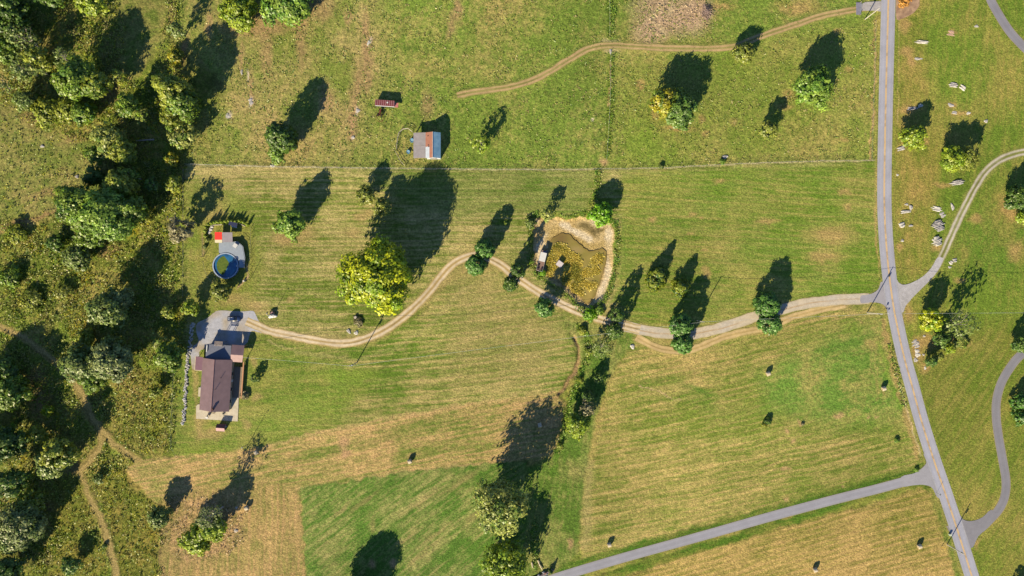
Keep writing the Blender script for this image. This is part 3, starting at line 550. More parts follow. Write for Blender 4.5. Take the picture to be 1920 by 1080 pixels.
# pond water and the algae on it
m, n, l, b = newmat('pond_water'); a = n.new('ShaderNodeAttribute'); a.attribute_name = 'Col'; l.new(a.outputs['Color'], b.inputs['Base Color'])
b.inputs['Roughness'].default_value = .12; b.inputs['Specular IOR Level'].default_value = .5; M_water = m
def watc(x, y):
    px, py = x / S + 960, 540 - y / S
    t = fbm(px, py, 16, 760); d_ = pdist(px, py, WATER, True)
    c = mixc(np.clip(t * 1.2, 0, 1), np.broadcast_to(cc_((150, 138, 66)), x.shape + (3,)), np.broadcast_to(cc_((178, 156, 86)), x.shape + (3,)))
    c = mixc(np.clip(np.exp(-((px - 1052) ** 2 + (py - 447) ** 2) / 300), 0, 1) * .8, c, np.broadcast_to(cc_((128, 102, 62)), x.shape + (3,)))
    c = mixc(np.clip(1.3 - np.hypot((px - 1081) / 13, (py - 468) / 8), 0, 1), c, np.broadcast_to(cc_((172, 150, 92)), x.shape + (3,)))
    return mixc(np.clip(1 - d_ / 4, 0, 1) * .6, c, np.broadcast_to(cc_((150, 122, 66)), x.shape + (3,)))
WJ = smooth(WATER, 7, True); WJ = [(a + 3.6 * (float(vn(np.array(a / 5), np.array(b / 5), 770)) - .5), b + 3.6 * (float(vn(np.array(a / 5), np.array(b / 5), 771)) - .5)) for a, b in WJ]
polysheet('pond_water', WJ, -.74, M_water, watc, 'murky olive water of the farm pond', .4)
# ------------------------------------------------------------------ trees and shrubs
def leaf_quads(P, Nn, size, col, rng):
    """leaf-sized quads at P facing Nn"""
    k = len(P); Nn = Nn / (np.linalg.norm(Nn, axis=1)[:, None] + 1e-9)
    r = rng.normal(size=(k, 3)); T = np.cross(Nn, r); T /= np.linalg.norm(T, axis=1)[:, None] + 1e-9; B = np.cross(Nn, T)
    s = (size * rng.uniform(.6, 1.35, k))[:, None]; a = rng.uniform(.55, 1.0, k)[:, None]
    V = np.stack([P - T * s - B * s * a * .3, P - T * s * .2 - B * s * a, P + T * s, P + T * s * .1 + B * s * a], 1).reshape(-1, 3)
    F = np.arange(4 * k).reshape(-1, 4)
    return V, F, np.repeat(col, 4, axis=0)
def crown(R, z0, z1, kind, rng, c1, c2, dens=1.0, leaf=.36, asym=(1, 1), c3=None):
    """leaf positions of a crown of radius R between heights z0 and z1; returns V,F,C and clump centres"""
    hh = z1 - z0; h_lacy = R < 9.5 + (z1 < 21.5) * 9
    area = R * max(R, hh * .6); n = int((60 + area * 2.8 if R < 6 else 60 + area * 1.5) * (1 if kind != 'sparse' else .6))
    n = min(n, 420)
    if kind == 'cone': t = rng.beta(1.1, 1.9, n); prof = lambda t: (1 - t) ** .8 * 1.0 + .05
    elif kind == 'ovoid': t = rng.uniform(0, 1, n); prof = lambda t: np.sqrt(np.clip(1 - np.abs((t - .38) / .64) ** 2.3, 0, 1))
    elif kind == 'shrub': t = rng.uniform(0, 1, n); prof = lambda t: np.sqrt(np.clip(1 - t ** 2, 0, 1))
    else: t = rng.beta(1.5, 1.35, n); prof = lambda t: np.sqrt(np.clip(1 - (2 * t - 1) ** 2, 0, 1)) * .85 + .12
    th = rng.uniform(0, 2 * np.pi, n); q = np.sqrt(rng.uniform({'ovoid': .45, 'sparse': .3}.get(kind, .18), 1, n))
    la = .06 if (kind == 'round' and R > 8) else .13; lob = 1 + la * np.sin(th * 3 + rng.uniform(0, 6)) + la * .7 * np.sin(th * 5 + rng.uniform(0, 6)) + rng.normal(0, .06, n)
    rc = R * rng.uniform(.14, .26, n) * (1 if R > 2 else 1.3); rc = np.maximum(rc, .35)
    if kind == 'ovoid': lob = 1 + rng.normal(0, .03, n); rc = np.maximum(R * rng.uniform(.16, .24, n), .3)
    rr = np.maximum(0, R * 1.06 * prof(t) * q * lob - rc * .6)
    cx = np.cos(th) * rr * asym[0]; cy = np.sin(th) * rr * asym[1]; cz = z0 + rc * .4 + t * (hh - rc)
    cen = np.stack([cx, cy, cz], -1)
    per = np.maximum(5, (dens * ((1.7 if h_lacy else 3.3) if kind == 'lacy' else 4.4) * (rc / leaf) ** 2)).astype(int)
    if kind == 'sparse': per = (per * .62).astype(int) + 3
    ids = np.repeat(np.arange(n), per); k = len(ids)
    D = rng.normal(size=(k, 3)); D /= np.linalg.norm(D, axis=1)[:, None]; D[:, 2] = np.where(D[:, 2] < -.35, -D[:, 2], D[:, 2])
    P = cen[ids] + D * rc[ids][:, None] * rng.uniform(.55, 1.12, k)[:, None]
    P[:, 2] = np.maximum(P[:, 2], .12)
    out_ = P - np.array([0, 0, z0 + hh * .35]); out_ /= np.linalg.norm(out_, axis=1)[:, None] + 1e-6
    Nn = D * .75 + out_ * .6 + rng.normal(0, .38, (k, 3)) + np.array([0, 0, .25])
    KL = .66; c1 = np.array(srgb(c1, KL)); c2 = np.array(srgb(c2, KL))
    tc = np.clip(rng.normal(.5, .32, n), 0, 1); cl = c1 + (c2 - c1) * tc[:, None]
    if c3 is not None:
        m3 = (rng.uniform(0, 1, n) < .3); cl[m3] = np.array(srgb(c3, KL))
    cl = cl * rng.uniform(.72, 1.25, n)[:, None]
    co = cl[ids] * rng.uniform(.75, 1.25, k)[:, None]
    return leaf_quads(P, Nn, leaf * (1 if R > 1.5 else .7), co, rng) + (cen,)
M_bark = mat('bark', (120, 104, 88), .9, .25, 4, bump=.5)
M_deadwood = mat('bare_branches', (196, 184, 172), .85, .2, 5)
def wood(mb, h, R, cen, rng, n, r0, top=.8, bare=0, twig=0):
    """tapered trunk, limbs towards clumps, twigs"""
    bend = [Vector((0, 0, -.3)), Vector((rng.normal(0, .1), rng.normal(0, .1), h * .3)), Vector((rng.normal(0, .25), rng.normal(0, .25), h * .6)), Vector((rng.normal(0, .3), rng.normal(0, .3), h * top))]
    rr = [r0, r0 * .75, r0 * .5, r0 * .15]
    for i in range(3): mb.tube(bend[i], bend[i + 1], rr[i], rr[i + 1], 7, i == 2)
    idx = rng.choice(len(cen), min(n, len(cen)), replace=False)
    for j in idx:
        e = Vector(cen[j]); f = min(.9, max(.22, e.z / h * .62)); a = f * 3 / top * .8; i = min(2, int(a)); s = bend[i].lerp(bend[i + 1], min(1, a - i))
        m_ = s.lerp(e, .5) + Vector((rng.normal(0, .2), rng.normal(0, .2), -.05 * R)); r = r0 * (.42 - .25 * f)
        mb.tube(s, m_, r, r * .6, 5, False); mb.tube(m_, e, r * .6, r * .18, 5, True)
        for q in range(twig):
            d_ = (e - s).normalized() * R * rng.uniform(.12, .35) + Vector(rng.normal(0, R * .13, 3)); b_ = m_.lerp(e, rng.uniform(.2, 1))
            mb.tube(b_, b_ + d_, r * .3, r * .08, 4, False)
PAL = dict(
    pear=((70, 112, 42), (104, 148, 58), None), lime=((120, 150, 34), (162, 176, 46), None), yel=((158, 172, 18), (198, 202, 32), (130, 158, 26)),
    green=((96, 138, 42), (150, 176, 66), None), dark=((62, 94, 30), (104, 132, 42), None), olive=((112, 128, 44), (156, 160, 64), None),
    gold=((140, 142, 30), (172, 162, 36), (108, 130, 40)), grey=((112, 128, 72), (156, 164, 98), (102, 120, 54)), greyg=((98, 122, 52), (138, 152, 74), None),
    bright=((100, 160, 26), (146, 190, 34), None), oran=((186, 132, 56), (206, 150, 66), None), teal=((78, 114, 44), (116, 142, 54), None), pale=((142, 154, 70), (176, 180, 88), (116, 142, 54)),
    brown=((126, 122, 84), (156, 146, 104), None), wood1=((78, 116, 32), (140, 164, 50), (110, 132, 36)), wood2=((112, 134, 40), (168, 172, 58), None), cedar=((110, 128, 30), (150, 158, 44), (70, 100, 36)))
seedc = [100]
def tree(px, py, r, h, kind, pal, label, cat='tree', name=None, group=None, z0=None, asym=(1, 1), dens=1.0, base_ground=False, leaf=None, limbs=8, twig=0):
    """px,py,r: the crown as the photograph shows it; h: height in metres"""
    seedc[0] += 1; rng = np.random.RandomState(seedc[0])
    hc = 0 if base_ground else h * .55; x, y = W(px, py, hc); R = r * S * (H - hc) / H * (1.2 if kind == 'ovoid' else 1.12)
    if name is None: name = {'cone': 'cedar_tree', 'shrub': 'shrub', 'bare': 'bare_tree'}.get(kind, 'leafy_tree')
    root = empty(name, (x, y, 0), 0, label, cat, group)
    zb = z0 if z0 is not None else {'cone': .05, 'ovoid': .05, 'shrub': 0, 'round': .14, 'sparse': .12, 'lacy': .06, 'bare': .25}[kind] * h
    c1, c2, c3 = PAL[pal]
    lf = leaf or (.27 if R < 2.6 else .33 if R < 5 else .42 if R < 9 else .48)
    kk = 'sparse' if kind == 'bare' else kind
    V_, F_, Cc, cen = crown(R, zb, h, kk, rng, c1, c2, dens * (1 if kind != 'bare' else .07), lf, asym, c3)
    np_mesh('crown', V_, F_, M_leaf, Cc, root)
    mb = MB(); wood(mb, h, R, cen, rng, limbs if kind != 'bare' else 26, max(.07, h * .022), .85, twig=twig if kind != 'bare' else 4)
    mb.build('trunk', M_deadwood if (kind in ('bare',) or twig) else M_bark, root)
    return root

# columnar trees lining the drive
G = 'clipped round-headed trees lining the long drive'
for px, py, r, h, lab in (
    (908, 467, 16, 10.3, 'upper of two dark green trees at the top bend of the gravel drive'),
    (892, 497, 16, 10.0, 'lower of two dark green trees at the top bend of the gravel drive'),
    (971, 508, 12, 10.5, 'dark green tree on the pond side of the drive, left of the moored pontoon boat'),
    (957, 533, 12, 9.8, 'small dark green tree south of the drive, just right of the top bend'),
    (1021, 577, 15, 9.6, 'dark green tree on the south verge of the drive directly below the pond'),
    (1157, 591, 12, 11, 'small green tree on the north verge where the drive crosses the creek'),
    (1153, 621, 13, 10.5, 'small green tree on the south verge where the drive crosses the creek'),
    (1279, 610, 19, 11, 'north tree of the pair on the drive beside the middle utility pole'),
    (1281, 643, 17, 10.5, 'south tree of the pair on the drive beside the middle utility pole'),
    (1439, 571, 20, 10.2, 'north tree of the pair at the east end of the drive nearest the road'),
    (1445, 606, 18, 9.8, 'south tree of the pair at the east end of the drive nearest the road')):
    tree(px, py, r, h, 'ovoid', 'pear' if r > 14 else 'dark', lab, group=G, name='pear_tree', dens=1.1)
# single trees in the fields
T = [
 (546, 419, 26, 11.5, 'round', 'green', 'rounded light green tree alone in the mown field right of the swimming pool'),
 (708, 517, 60, 22.5, 'lacy', 'yel', 'largest tree, a great yellow-green crown above the curve of the drive'),
 (687, 365, 17, 7.5, 'round', 'olive', 'small yellow-green tree below the barn, upper left of two'),
 (717, 389, 16, 7.6, 'round', 'olive', 'small yellow-green tree touching the great tree shadow, lower right of two'),
 (1128, 402, 21, 7.4, 'round', 'bright', 'vivid lime green tree on the top right corner of the pond'),
 (1114, 384, 9, 5, 'round', 'olive', 'small olive sapling behind the lime green tree at the pond'),
 (1027, 402, 14, 7, 'sparse', 'pale', 'thin olive willow-like tree at the top left of the pond'),
 (1247, 193, 28, 12, 'round', 'gold', 'golden yellow tree, the left half of a pair in the north-east pasture'),
 (1272, 208, 31, 12, 'round', 'teal', 'grey-green tree, the right half of a pair with the golden one in the pasture'),
 (1524, 164, 33, 12.5, 'round', 'green', 'round bright green tree with a long shadow left of the main road'),
 (1441, 244, 16, 8, 'round', 'olive', 'small olive tree in the pasture lower left of the round bright green one'),
 (1395, 100, 19, 6.5, 'round', 'olive', 'small tree standing right on the wheel track at the top'),
 (903, 270, 16, 9, 'sparse', 'lime', 'thin yellow-green tree in the pasture right of the barn'),
 (526, 256, 23, 14, 'ovoid', 'dark', 'tall dark green tree left of the barn, beside the long fence'),
 (519, 290, 16, 7, 'round', 'green', 'low light green tree at the foot of the tall dark one by the long fence'),
 (1713, 258, 21, 8.5, 'round', 'lime', 'yellow-green tree right beside the main road, among the outcrops'),
 (1787, 298, 22, 8.5, 'round', 'lime', 'left half of a wide yellow-green tree clump north of the two-rut drive'),
 (1812, 298, 20, 8.6, 'round', 'olive', 'right half of a wide yellow-green tree clump north of the two-rut drive'),
 (1747, 600, 20, 10, 'round', 'yel', 'bright yellow tree east of the road junction'),
 (1764, 634, 15, 6, 'round', 'teal', 'teal green tree below the bright yellow one, east of the junction'),
 (1780, 654, 10, 4, 'round', 'lime', 'small yellow-green bush right of the teal tree, east of the junction'),
 (1745, 678, 10, 6, 'round', 'teal', 'small green bush nearest the road, south-east of the junction'),
 (1758, 668, 9, 5, 'round', 'olive', 'small olive bush between the green and the yellow-green ones east of the junction'),
 (1909, 372, 22, 8, 'round', 'dark', 'dark green tree cut by the right edge, inside the bend of the two-rut drive'),
 (1920, 408, 14, 6, 'round', 'lime', 'yellow-green tree cut by the right edge, below the dark green one'),
 (1915, 646, 15, 7, 'round', 'teal', 'green tree cut by the right edge, above the asphalt driveway'),
 (1920, 755, 17, 8, 'cone', 'pear', 'upper dark evergreen cut by the right edge, beside the driveway'),
 (1922, 784, 15, 7, 'cone', 'pear', 'lower dark evergreen cut by the right edge, beside the driveway'),
 (1083, 796, 22, 9, 'round', 'lime', 'yellow-green tree at the lower end of the creek hedge'),
 (1122, 708, 10, 4, 'round', 'teal', 'small blue-green bush on the creek bank'),
 (413, 546, 18, 8, 'round', 'olive', 'round olive green tree directly below the swimming pool'),
 (358, 578, 14, 8, 'round', 'lime', 'bright lime tree at the top left corner of the gravel yard'),
 (338, 430, 23, 12, 'sparse', 'brown', 'thin greyish-brown tree on the field edge left of the swimming pool'),
 (368, 1013, 26, 9, 'round', 'lime', 'yellow-green tree, the front left one of the clump in the brown field'),
 (398, 990, 24, 11, 'round', 'lime', 'yellow-green tree, the right one of the clump in the brown field'),
 (300, 970, 20, 8, 'round', 'greyg', 'grey-green tree on the edge between rough land and brown field'),
 (938, 948, 47, 21, 'lacy', 'pale', 'tall pale grey-green tree with a lacy crown at the bottom of the creek'),
 (948, 1058, 43, 14, 'lacy', 'lime', 'yellow-green tree cut by the bottom edge, left of the culvert'),
 (664, 1132, 40, 12.5, 'round', 'green', 'tree just below the bottom edge whose shadow lies on the green field'),
 (1265 + 650, 1104, 12, 5, 'round', 'green', 'young tree just below the lower right corner'),
 (450, 22, 32, 9, 'round', 'lime', 'yellow-green tree at the top edge, left of two'),
 (537, 4, 42, 10, 'round', 'green', 'wide green tree cut by the top edge, right of the yellow-green one'),
 (1696, 4, 11, 4, 'round', 'oran', 'small orange autumn tree in the mulch bed by the road'),
 (333, 58, 14, 10, 'sparse', 'greyg', 'thin tree on the gully at the top, left of the open pasture'),
 (328, 104, 14, 4, 'shrub', 'gold', 'low golden shrub at the foot of the gully'),
]
for t in T: tree(t[0], t[1], t[2], t[3], t[4], t[5], t[6], limbs=10, twig=2 if t[4] == 'sparse' else 0)
for px, py, r, h, lab in ((1228, 530, 17, 6, 'left cedar in the mown field right of the pond, its lighter lower half'), (1235, 514, 17, 8, 'left cedar in the mown field right of the pond, its darker upper half'), (1278, 540, 18, 8.5, 'right cedar in the mown field, above the pair of drive trees')):
    tree(px, py, r, h, 'cone', 'cedar', lab, name='cedar_tree')
tree(1801, 607, 24, 13, 'bare', 'greyg', 'tall half-bare tree with pale limbs, right of the bright yellow one', name='bare_tree')
tree(397, 966, 22, 17, 'bare', 'grey', 'tall half-dead grey tree rising from the clump in the brown field', name='bare_tree')
tree(1100, 765, 15, 9, 'bare', 'brown', 'bare purplish-grey tree above the yellow-green one on the creek', name='bare_tree')
tree(1128, 650, 22, 8, 'bare', 'greyg', 'feathery pale tree beside the creek just south of the drive', twig=2)
tree(1102, 742, 10, 7, 'ovoid', 'dark', 'dark narrow tree on the creek above the bare one')
# woods on the left, tree by tree
WOODS = [
 (22, 12, 34, 20, 'round', 'dark', 'dark tree in the top left corner'), (88, -22, 34, 22, 'round', 'dark', 'tall dark tree above the top edge, second from the left corner'),
 (172, 4, 26, 15, 'round', 'lime', 'yellow-green crown cut by the top edge, left of the big shadow'), 
 (30, 52, 26, 15, 'sparse', 'dark', 'dark thin tree above the pale bare one'), (12, 98, 24, 14, 'round', 'wood1', 'green tree cut by the left edge beside the pale bare one'),
 (72, 112, 24, 14, 'sparse', 'wood2', 'yellowish tree right below the pale bare one'), 
 (148, 150, 40, 19, 'round', 'wood1', 'large sunlit green tree in the middle of the upper wood'), (182, 158, 24, 16, 'sparse', 'wood2', 'light green tree whose bare twigs reach right, upper wood'),
 (224, 146, 14, 10, 'sparse', 'wood2', 'thin light green sapling at the edge of the long meadow'),
 (86, 208, 26, 6, 'round', 'wood2', 'broad yellow-green shrub at the left of the sunlit thicket'), (124, 208, 24, 6, 'round', 'wood2', 'broad yellow-green shrub in the middle of the sunlit thicket'),
 (158, 212, 24, 9, 'round', 'wood1', 'broad green shrub at the right of the sunlit thicket'), (46, 188, 20, 8, 'round', 'greyg', 'grey-green shrub at the left end of the sunlit thicket'),
 (242, 200, 22, 13, 'round', 'wood1', 'green tree at the lower end of the long meadow'),
 (262, 215, 16, 9, 'sparse', 'pale', 'pale thin shrub beside the gully'), (308, 155, 18, 14, 'sparse', 'wood1', 'upper green tree of the group right of the gully'),
 (325, 172, 32, 19, 'round', 'wood2', 'tall yellow and green tree with the widest shadow right of the gully'), (345, 196, 28, 17, 'round', 'wood1', 'deep green tree right of the tall yellow and green one'),
 (320, 222, 20, 11, 'sparse', 'wood2', 'light yellow-green tree left of the pale feathery one'), (340, 250, 32, 9, 'sparse', 'pale', 'pale feathery tree at the lower end of the gully group'),
 (205, 262, 34, 13, 'sparse', 'pale', 'greyish pale tree on the right end of the bush meadow'), (230, 284, 26, 12, 'round', 'wood2', 'yellow-green tree with a bright right edge below the pale one'),
 (180, 290, 20, 8, 'round', 'wood1', 'green shrub with golden tips at the meadow edge'), (175, 330, 20, 10, 'round', 'dark', 'dark green tree above the great round crown'),
 (228, 345, 28, 16, 'round', 'wood2', 'yellow-leaved tree on the upper right of the great round crown'), (150, 385, 42, 20, 'round', 'wood1', 'left half of the great round crown in the wood'),
 (200, 405, 50, 21, 'round', 'green', 'great round bright green crown in the middle of the left woods'), (245, 392, 30, 17, 'round', 'wood1', 'green tree on the right flank of the great round crown'),
 (168, 440, 28, 11, 'round', 'wood1', 'green tree at the foot of the great round crown'), (285, 345, 16, 9, 'sparse', 'dark', 'dark thin tree in the shade left of the long fence'),
 (322, 300, 14, 6, 'round', 'gold', 'yellow shrub at the left end of the long fence'), (325, 345, 18, 6, 'round', 'wood2', 'low yellow-green shrub at the upper corner of the mown field'),
 (145, 482, 26, 9, 'round', 'greyg', 'grey-green tree below the great round crown'),
 (105, 455, 18, 7, 'round', 'dark', 'dark shrub in the shade left of the great round crown'), 
 (28, 440, 20, 3, 'round', 'wood2', 'bushy shrub on the left edge below the meadow'), (20, 520, 22, 3.5, 'round', 'wood1', 'bright green shrub on the left edge, middle'),
 (60, 560, 22, 2.5, 'round', 'olive', 'low olive shrub on the weedy slope at the left'), (120, 545, 16, 3, 'round', 'olive', 'low olive shrub right on the weedy slope'),
 (205, 580, 36, 17, 'round', 'greyg', 'grey-green tree in the middle of the left woods, above the twin crowns'), (232, 560, 20, 13, 'round', 'grey', 'pale grey-green tree joined to the right of the middle one'),
 (158, 635, 20, 5, 'round', 'wood2', 'yellow-green shrub above the twin grey-green crowns'), (152, 680, 36, 16, 'round', 'greyg', 'left twin of the two broad grey-green crowns'),
 (212, 675, 42, 18, 'round', 'grey', 'right twin of the two broad grey-green crowns'), (175, 712, 24, 13, 'round', 'wood1', 'green tree at the foot of the twin crowns'),
 (318, 668, 28, 12, 'round', 'wood1', 'green tree left of the boulder wall by the house'), (300, 640, 18, 6, 'sparse', 'pale', 'pale thin shrub above the green tree by the boulder wall'),
 (316, 585, 14, 6, 'round', 'wood2', 'yellow-green shrub on the field edge below the pool fence'), (4, 700, 34, 11, 'round', 'dark', 'dark tree cut by the left edge, shading the track'),
 (22, 738, 34, 14, 'round', 'wood1', 'green tree on the left edge below the track'), 
 (90, 770, 12, 4, 'round', 'yel', 'small bright yellow shrub on the brown slope'), (70, 815, 20, 8, 'round', 'wood2', 'yellow-green shrub left of the wood edge below the brown slope'),
 (112, 850, 32, 15, 'round', 'wood2', 'green tree with gold tips at the lower wood edge'), (98, 870, 26, 13, 'round', 'greyg', 'blue-green tree in front of the gold-tipped one'),
 (12, 830, 34, 18, 'round', 'dark', 'dark tree on the left edge, lower woods'),
 (20, 905, 30, 18, 'sparse', 'dark', 'dark thin tree on the left edge above the grey crown'), (55, 940, 26, 10, 'sparse', 'wood2', 'yellowish thin tree above the grey crown'),
 (40, 985, 44, 14, 'round', 'grey', 'broad grey crown in the lower left corner'), (22, 1010, 30, 12, 'round', 'greyg', 'grey-green crown on the left edge of the lower left corner'),
 (10, 1075, 34, 14, 'round', 'dark', 'dark tree in the bottom left corner'), (135, 1060, 18, 7, 'round', 'teal', 'blue-green shrub at the bottom edge, lower left'),
 (183, 896, 12, 3, 'round', 'greyg', 'low grey-green shrub at the fork of the mown tracks'), (-38, 752, 36, 16, 'round', 'dark', 'tree beyond the left edge that shades the fork of the track'),
 (-44, 830, 36, 14, 'round', 'dark', 'tree beyond the left edge beside the brown slope'), (-25, 40, 40, 20, 'round', 'dark', 'tree beyond the left edge in the top corner'),
 (245, 330, 14, 14, 'sparse', 'wood1', 'thin green tree in the deep shade of the gully'), (272, 410, 14, 8, 'round', 'gold', 'golden shrub between the great round crown and the long shade'),
 (292, 735, 13, 5, 'round', 'wood2', 'weedy shrub in the long-grass strip left of the house'), 
]
for t in WOODS: tree(t[0], t[1], t[2] * .9, t[3] * .9, t[4], t[5], t[6], group=None, limbs=7, twig=1 if t[4] == 'sparse' else 0, dens=.9, leaf=.42 if t[2] > 20 else .34)
for px, py, r, h, lab in ((45, 74, 26, 15, 'pale bare dead tree in the upper left wood'), (44, 130, 24, 13, 'lower pale dead tree beside the yellowish one, upper left wood'), (4, 160, 20, 9, 'dead grey branches on the left edge above the meadow'), (72, 132, 12, 10, 'small dead tree between the two pale ones, upper left wood'), (128, 112, 18, 14, 'bare branches standing over the large sunlit tree, upper wood'), (40, 960, 26, 12, 'dead grey branches behind the broad grey crown')):
    tree(px, py, r, h, 'bare', 'greyg', lab, name='dead_tree', cat='dead tree', dens=.5)

# ground cover one could not count: weeds, brush and long grass
def cover(name, label, masks, n, hgt, size, cols, seed, mat_=M_weed, zoff=0):
    """masks: list of (x0,y0,x1,y1, fn(PX,PY)->density) in photo pixels"""
    rng = np.random.RandomState(seed); PX = []; PY = []
    for (x0, y0, x1, y1, fn) in masks:
        k = int(n * (x1 - x0) * (y1 - y0) / 1e4); a = rng.uniform(x0, x1, k); b = rng.uniform(y0, y1, k)
        keep = rng.uniform(0, 1, k) < fn(a, b); PX.append(a[keep]); PY.append(b[keep])
    PX = np.concatenate(PX); PY = np.concatenate(PY); k = len(PX)
    m_ = 4; ids = np.repeat(np.arange(k), m_)
    hh = hgt * (.25 + fbm(PX, PY, 9, seed + 1) * 1.2) * rng.uniform(.5, 1.3, k)
    P = np.stack([(PX - 960) * S, (540 - PY) * S, np.zeros(k)], -1)[ids] + rng.normal(0, .28, (k * m_, 3)) * [1, 1, 0]
    P[:, 2] = zoff + hh[ids] * rng.uniform(.15, 1, k * m_)
    t = fbm(PX, PY, 18, seed + 2); ci = np.clip((t * len(cols) + rng.normal(0, .55, k)), 0, len(cols) - 1).astype(int)
    cl = np.array([srgb(c, .72) for c in cols])[ci] * rng.uniform(.88, 1.12, k)[:, None]
    co = cl[ids] * rng.uniform(.9, 1.12, k * m_)[:, None]
    Nn = rng.normal(0, .55, (k * m_, 3)) + [0, 0, .8]
    V_, F_, Cc = leaf_quads(P, Nn, size, co, rng)
    return tag(np_mesh(name, V_, F_, mat_, Cc), label, kind='stuff')
def notrack(a, b):
    r = np.ones(len(a), dtype=bool)
    for T_ in (SWT1, SWT2): r &= pdist(a, b, smooth(T_)) > 8
    return r
EDGE = [(-10, -20), (210, -20), (235, 60), (225, 150), (262, 160), (300, 100), (318, -20), (340, -20), (338, 110), (372, 215), (350, 300), (343, 330), (342, 560), (350, 600), (342, 660), (330, 760), (322, 850), (262, 852), (240, 880), (243, 915), (270, 935), (303, 948), (300, 1100), (-10, 1100)]
MEAD = [(-60, 200), (20, 195), (60, 240), (150, 268), (230, 262), (205, 330), (150, 395), (60, 405), (-60, 420)]
def rough(a, b):
    e = inside(a + (vn(a / 12, b / 12, 800) - .5) * 14, b, EDGE); d = fbm(a, b, 26, 801)
    w = np.where(inside(a, b, MEAD), .12, np.clip(d * 1.9 - .35, .18, 1))
    w = np.where((b > 890) & (a > 110), .25, w); w = np.where((b > 700) & (a > 200) & (b < 860), .40, w)
    return np.where(e & notrack(a, b), w, 0)
cover('undergrowth', 'tangled weeds, brush and golden-rod under and between the trees', [(-10, -20, 380, 1100, rough)], 1300, .9, .25, [(98, 122, 36), (122, 142, 44), (142, 156, 52), (148, 154, 66), (156, 148, 80), (130, 150, 46), (168, 164, 44), (108, 134, 42), (138, 146, 80)], 810)
def nearline(L, w, d=1.0): return lambda a, b: np.where(pdist(a, b, L) < w * (.6 + .8 * vn(a / 6, b / 6, 820)), d, 0)
cover('bank_weeds', 'green weeds crowding the creek, the ditches and the pond rim',
      [(1040, 590, 1120, 860, nearline(smooth(CREEK), 7, .3)), (985, 980, 1020, 1070, nearline([(1003, 985), (1002, 1030), (1006, 1066)], 6, .9)),
       (1135, -10, 1155, 70, nearline([(1148, -20), (1148, 68)], 5, .5)), (1125, 95, 1155, 310, nearline([(1149, 100), (1147, 200), (1141, 290)], 4, .45)),
       (1105, 318, 1130, 400, nearline([(1122, 320), (1119, 350), (1112, 385)], 6, .6)), (1120, 600, 1180, 700, nearline([(1160, 610), (1140, 650), (1128, 690)], 9, .10)),
       (980, 385, 1180, 600, lambda a, b: np.where(~inside(a, b, POND), nearline(smooth(POND, 4, True), 9, .55)(a, b), 0)), (1660, 640, 1700, 770, nearline([(1668, 650), (1682, 700), (1694, 760)], 5, .4))],
      2600, .28, .22, [(98, 138, 42), (118, 152, 46), (140, 158, 58), (150, 152, 74), (104, 144, 42)], 830)
cover('brush', 'dry brown brush and bramble in the brown field and by the north pasture', [(300, 925, 500, 1070, lambda a, b: np.where((np.hypot((a - 380) / 80, (b - 990) / 62) < .8 + .4 * vn(a / 15, b / 15, 840)), .16, 0)), (1190, -10, 1340, 78, lambda a, b: np.where(np.hypot((a - 1262) / 68, (b - 20) / 50) < .8 + .4 * vn(a / 15, b / 15, 841), .14, 0))],
      1800, .35, .20, [(182, 156, 116), (200, 172, 134), (210, 186, 146), (150, 142, 80), (120, 140, 56)], 850)
def tufts(a, b):
    p = inside(a, b, PAST); return np.where(p, np.clip(fbm(a, b, 20, 861) * 1.5 - .35, .08, .8), 0)
cover('pasture_tufts', 'coarse grass tufts over the unmown pasture', [(330, -20, 1645, 320, tufts)], 420, .08, .22, [(124, 146, 56), (142, 156, 66), (158, 156, 82), (112, 138, 52), (168, 156, 98)], 860, zoff=-.08)
# algae mats on the pond
def alg(a, b):
    i = inside(a, b, WATER); k = np.zeros(len(a))
    for (x, y, r) in ((1050, 468, 13), (1040, 478, 10), (1062, 472, 8), (1068, 485, 14), (1078, 492, 14), (1070, 510, 14), (1084, 515, 13), (1092, 530, 10), (1080, 540, 10), (1062, 525, 9), (1104, 510, 10), (1118, 506, 8), (1124, 484, 9), (1116, 488, 8), (1106, 536, 8), (1112, 534, 7), (1034, 500, 9), (1030, 512, 7), (1030, 488, 7), (1090, 548, 6)):
        k = np.maximum(k, np.clip(1.25 - np.hypot(a - x, b - y) / r, 0, 1))
    return np.where(i & (k * (.4 + vn(a / 3, b / 3, 870) * 1.1) > .28), .9, 0)
cover('algae', 'yellow-brown algae mats floating on the pond', [(1015, 435, 1145, 575, alg)], 14000, .06, .30, [(200, 178, 62), (216, 192, 78), (228, 206, 100), (178, 164, 64), (152, 150, 58)], 880, zoff=-.72)
# ------------------------------------------------------------------ buildings and objects
def frame(root):
    """converter: photo pixel + height -> local coordinates of root"""
    c, s = math.cos(root.rotation_euler.z), math.sin(root.rotation_euler.z); ox, oy = root.location.x, root.location.y
    def f(px, py, h=0, z=None):
        x, y = W(px, py, h); dx, dy = x - ox, y - oy
        return (dx * c + dy * s, -dx * s + dy * c, h)
    return f
M_roofbrown = mat('brown_metal_roof', (142, 116, 120), .5, .09, .5, wave=(1.2, 'Y', .12), spec=.4)
M_roofpink = mat('faded_brown_roof', (166, 128, 128), .5, .08, 1, wave=(2.6, 'X', .12))
M_roofgrey = mat('blue_grey_roof', (122, 126, 142), .5, .08, 1.5, wave=(2.2, 'X', .10))
M_siding = mat('tan_siding', (196, 178, 150), .8, .06, 1, wave=(9, 'Z', .12))
M_white = mat('white_paint', (232, 230, 226), .5, .04, 2)
M_glass = mat('window_glass', (30, 40, 52), .08, .1, 1, spec=.8)
M_conc = mat('concrete', (214, 200, 176), .9, .08, .8, c2=(226, 214, 192))
